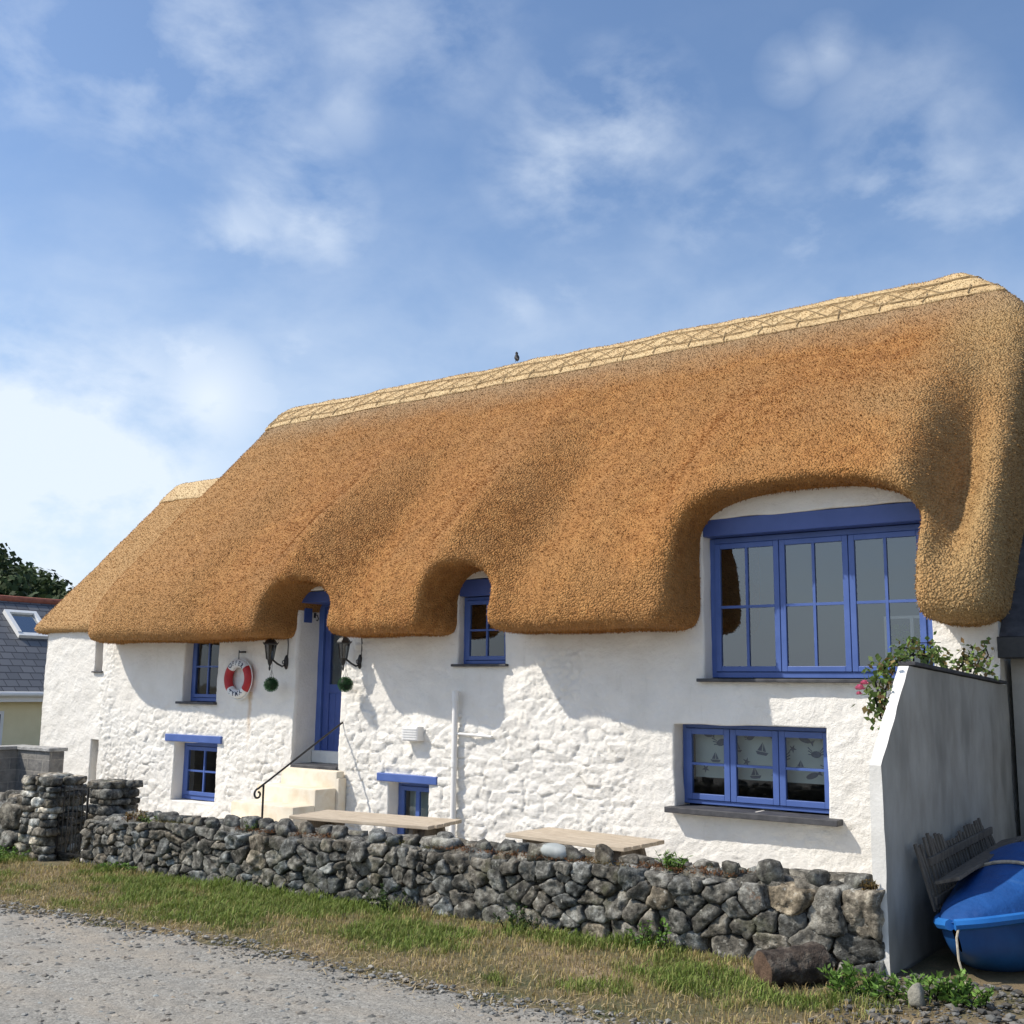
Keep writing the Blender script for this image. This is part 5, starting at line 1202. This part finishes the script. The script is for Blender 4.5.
# ---- rose sprawling over the partition
def climber():
    r = np.random.default_rng(19); e = empty('climbing_rose', 'climbing rose with small pink blooms sprawling over the top of the grey partition wall', 'climbing plant', (-2.1, -2.2, 1.3)); st_ = MB(); PP, DD = [], []
    def stem(pts, nl, spread):
        P_ = [Vector(p) for p in pts]; st_.tube(P_, [.006]*(len(P_)-1)+[.002], 5)
        for k in range(nl):
            t = r.random()*(len(P_)-1); i_ = int(t); p = np.array(P_[i_].lerp(P_[min(i_+1, len(P_)-1)], t-i_)); PP.append(p+r.normal(0, spread, 3)); d = r.normal(size=3); DD.append(d/np.linalg.norm(d))
    stem([(-2.05, -2.50, 1.45), (-2.06, -2.55, 1.58), (-2.06, -2.50, 1.72), (-2.03, -2.40, 1.86)], 65, .035)
    stem([(-2.06, -2.60, 1.55), (-2.09, -2.60, 1.66), (-2.09, -2.48, 1.78)], 60, .04)
    stem([(-2.08, -2.5, 1.6), (-2.12, -2.5, 1.76), (-2.10, -2.35, 1.88)], 110, .045)
    stem([(-2.08, -2.45, 1.84), (-2.02, -2.1, 1.93), (-1.99, -1.7, 1.93), (-2.0, -1.4, 1.90)], 210, .032)
    stem([(-2.08, -2.4, 1.86), (-2.05, -2.2, 1.97), (-2.05, -1.8, 1.97)], 50, .03)
    stem([(-2.0, -1.2, 1.84), (-1.98, -1.0, 1.93), (-1.98, -.7, 1.90), (-1.95, -.45, 1.86)], 110, .035)
    stem([(-2.0, -.8, 1.85), (-2.05, -.5, 2.0), (-2.1, -.35, 2.06)], 28, .03); stem([(-2.0, -.6, 1.86), (-1.97, -.4, 1.98), (-2.02, -.3, 2.08)], 24, .03)
    for _ in range(10):
        y = r.uniform(-2.3, -.4); stem([(-2.03, y, 1.84), (-2.0+r.normal(0, .03), y+r.normal(0, .08), 1.95+r.uniform(0, .07)), (-2.0+r.normal(0, .05), y+r.normal(0, .15), 1.93+r.uniform(0, .1))], 9, .02)
    PP, DD = np.array(PP), np.array(DD); n = len(PP); red = (r.random(n) < np.where(PP[:, 1] > -1.3, .45, .16))
    for nm, sel, mt in (('foliage', ~red, M['leaf']), ('russet_foliage', red, M['redleaf'])):
        V_ = leaf_quads(PP[sel], DD[sel], .046, .030, r); m = sel.sum(); t = r.uniform(.6, 1.6, (m, 1)); relp(np_mesh(nm, V_, np.arange(4*m).reshape(-1, 4), mt, e, True, None, np.repeat(t*np.ones((1, 3)), 4, 0)), e)
    relp(st_.build('stem', M['redleaf'], e), e)
    for (x, y, z, s) in ((-2.17, -2.62, 1.72, .030), (-2.15, -2.60, 1.75, .024), (-2.19, -2.58, 1.69, .018)):
        m_ = MB()
        for k in range(16):
            a = k*2.4; q = k/16; rr_ = s*(.25+.75*q); p = Vector((rr_*math.cos(a), rr_*math.sin(a), s*(.5-.6*q))); t_ = Vector((-math.sin(a), math.cos(a), 0))*s*.5; u_ = Vector((math.cos(a)*q, math.sin(a)*q, 1-q*.6))*s*.6
            m_.add([p-t_-u_*.5, p+t_-u_*.5, p+t_*.8+u_*.6, p+u_*.8, p-t_*.8+u_*.6], [(0, 1, 2, 3, 4)])
        o = m_.build('bloom', M['pink'], e); o.location = Vector((x, y, z))-e.location
climber()

# ------------------------------------------------------------------ bird on the ridge
M['feather'] = mat_noise('black_feather', [(.3, (.012, .012, .014)), (.7, (.03, .03, .033))], 30, .6, 60, .2, .002)
bm_ = MB(); secs = [(-.085, .006, .020), (-.05, .012, .012), (-.02, .030, 0), (.01, .036, .006), (.035, .028, .022), (.05, .016, .038), (.062, .020, .050), (.078, .015, .052), (.088, .005, .050), (.105, .001, .048)]
bm_.tube([(x, 0, z) for x, rr_, z in secs], [rr_ for _, rr_, _ in secs], 12); 
for s_ in (-1, 1): bm_.tube([(0.005, s_*.012, -.02), (.008, s_*.012, -.06), (.02, s_*.014, -.062)], .003, 5)
bo_ = bm_.build('bird', M['feather'], None, True); bo_.location = (-8.42, 2.56, 6.085); bo_.rotation_euler = (0, D2(-38), D2(140)); tag(bo_, 'small dark bird perched on the thatch ridge', 'bird')

# ------------------------------------------------------------------ neighbour house
nh = empty('neighbour_house', 'cream rendered house with a grey slate roof and skylight beyond the cottage', 'house', (-27, 5, 0))
M['cream'] = mat_noise('cream_render', [(.3, (.76, .67, .42)), (.7, (.82, .73, .47))], 3, .9, 60, .2, .004)
def slatemat():
    m, nt, b = new_mat('grey_roof_slates'); tc = N(nt, 'ShaderNodeTexCoord'); sp = N(nt, 'ShaderNodeSeparateXYZ'); L(nt, tc.outputs['Object'], sp.inputs[0])
    cb_ = N(nt, 'ShaderNodeCombineXYZ'); L(nt, sp.outputs[1], cb_.inputs[0]); L(nt, sp.outputs[2], cb_.inputs[1])
    br = N(nt, 'ShaderNodeTexBrick'); L(nt, cb_.outputs[0], br.inputs['Vector']); br.inputs['Scale'].default_value = 1; br.inputs['Brick Width'].default_value = .30; br.inputs['Row Height'].default_value = .16; br.inputs['Mortar Size'].default_value = .012
    br.inputs['Color1'].default_value = (.095, .10, .11, 1); br.inputs['Color2'].default_value = (.14, .145, .155, 1); br.inputs['Mortar'].default_value = (.04, .042, .05, 1)
    L(nt, br.outputs[0], b.inputs['Base Color']); b.inputs['Roughness'].default_value = .6; bump(nt, b, math_(nt, 'MULTIPLY', br.outputs['Fac'], -1.0), .8, .02); return m
M['roofslate'] = slatemat(); M['upvc'] = mat_noise('white_upvc', [(.3, (.72, .72, .70)), (.7, (.78, .78, .76))], 9, .4, 40, 0); M['tile'] = mat_noise('red_ridge_tile', [(.3, (.22, .07, .045)), (.7, (.34, .12, .075))], 9, .8, 40, .3, .01)
EX, EZ, RX, RZ = -24.0, 1.50, -26.9, 3.78; yA, yB = -4.0, 13.0
b = MB(); b.box(RX-2.9+.3, EX-.3, yA+.3, yB-.3, -.3, 1.46); b.add([(EX-.3, yA+.3, 1.46), (RX-2.6, yA+.3, 1.46), (RX, yA+.3, RZ-.1), (EX-.3, yB-.3, 1.46), (RX-2.6, yB-.3, 1.46), (RX, yB-.3, RZ-.1)], [(0, 1, 2), (3, 5, 4)]); relp(b.build('wall', M['cream'], nh), nh)
b = MB()
for sx in (1, -1):
    def rp_(t, y, o_): x = RX+(EX-RX)*t if sx == 1 else RX-(EX-RX)*t; return (x, y, RZ+(EZ-RZ)*t+o_)
    b.add([rp_(0, yA, 0), rp_(1, yA, 0), rp_(1, yB, 0), rp_(0, yB, 0), rp_(0, yA, -.08), rp_(1, yA, -.08), rp_(1, yB, -.08), rp_(0, yB, -.08)], [(0, 1, 2, 3), (4, 7, 6, 5), (0, 4, 5, 1), (3, 2, 6, 7), (1, 5, 6, 2)])
rf = relp(b.build('roof', M['roofslate'], nh), nh)
b = MB(); b.tube([(RX, yA, RZ+.01), (RX, yB, RZ+.01)], .09, 10); relp(b.build('ridge_tiles', M['tile'], nh), nh)
b = MB(); b.tube([(EX+.05, yA, EZ-.07), (EX+.05, yB, EZ-.07)], .06, 10); b.box(EX-.06, EX-.01, yA, yB, EZ-.24, EZ-.08); relp(b.build('gutter', M['upvc'], nh), nh)
# skylight in the roof plane
sl = Vector((EX-RX, 0, EZ-RZ)).normalized(); nrm = Vector((-sl.z, 0, sl.x)); 
def onroof(t, y, h): p = Vector((RX, y, RZ))+sl*t+nrm*h; return p
def rbox(mb, t0, t1, y0, y1, h0, h1): mb.add([onroof(t, y, h) for h in (h0, h1) for y in (y0, y1) for t in (t0, t1)], [(0,2,3,1),(4,5,7,6),(0,1,5,4),(2,6,7,3),(0,4,6,2),(1,3,7,5)])
t0, t1, ya, yb = .62, 1.65, 5.65, 6.50
b = MB(); rbox(b, t0, t0+.10, ya, yb, .01, .12); rbox(b, t1-.12, t1, ya, yb, .01, .10); rbox(b, t0+.1, t1-.12, ya, ya+.10, .01, .12); rbox(b, t0+.1, t1-.12, yb-.10, yb, .01, .12); skl = relp(b.build('skylight', M['upvc'], nh), nh)
b = MB(); rbox(b, t0+.1, t1-.12, ya+.1, yb-.1, .02, .06); b.build('pane', glass_mat('skylight_glass', .35, (.3, .33, .35)), skl)
b = MB(); b.box(EX-.32, EX-.26, 4.05, 4.70, -.1, 1.05); wn = relp(b.build('window', M['upvc'], nh), nh); b = MB(); b.box(EX-.262, EX-.255, 4.12, 4.62, .02, .62); b.box(EX-.262, EX-.255, 4.12, 4.62, .70, .98); b.build('pane', M['dark'], wn)

# ------------------------------------------------------------------ wooded hill
def hill_z(x, y):
    dx = (x+146)/38; dy2 = (y-48)/34; return 19.5*np.exp(-(dx*dx+dy2*dy2)) -.4 + 3*np.exp(-((x+175)/60)**2-((y-10)/70)**2)
M['hillsoil'] = mat_noise('hill_ground', [(.3, (.03, .045, .015)), (.7, (.07, .09, .03))], .2, .95, 1, 0)
tag(grid_mesh(np.linspace(-260, -80, 50), np.linspace(-80, 150, 50), hill_z, 'hill', M['hillsoil']), 'wooded hill beyond', kind='structure')
def wood():
    r = np.random.default_rng(77); V_, C_ = [], []
    n = 900; x = r.uniform(-185, -98, n); y = r.uniform(5, 105, n); z = hill_z(x, y); k = z > .8; x, y, z = x[k], y[k], z[k]
    for i in range(len(x)):
        R_ = r.uniform(1.4, 3.0); m = 130; d = r.normal(size=(m, 3)); d /= np.linalg.norm(d, axis=1)[:, None]; p = d*R_*r.uniform(.55, 1.05, (m, 1))*np.array([1, 1, .85])+np.array([x[i], y[i], z[i]+R_*.55])
        t1_ = np.cross(d, r.normal(size=(m, 3))); t1_ /= np.linalg.norm(t1_, axis=1)[:, None]; t2_ = np.cross(t1_, d+r.normal(size=(m, 3))*.6); t2_ /= np.linalg.norm(t2_, axis=1)[:, None]; s = r.uniform(.25, .5, (m, 1))
        V_.append(np.stack([p-t1_*s, p-t2_*s*.8, p+t1_*s, p+t2_*s*.8], 1).reshape(-1, 3)); C_.append(np.repeat(r.uniform(.6, 1.4)*r.uniform(.7, 1.3, (m, 1))*np.ones((1, 3)), 4, 0))
    V_ = np.concatenate(V_); tag(np_mesh('hill_wood', V_, np.arange(len(V_)).reshape(-1, 4), M['wood_far'], None, True, None, np.concatenate(C_)), 'dark green wood covering the hill beyond the neighbour house', 'wood', kind='stuff')
wood()
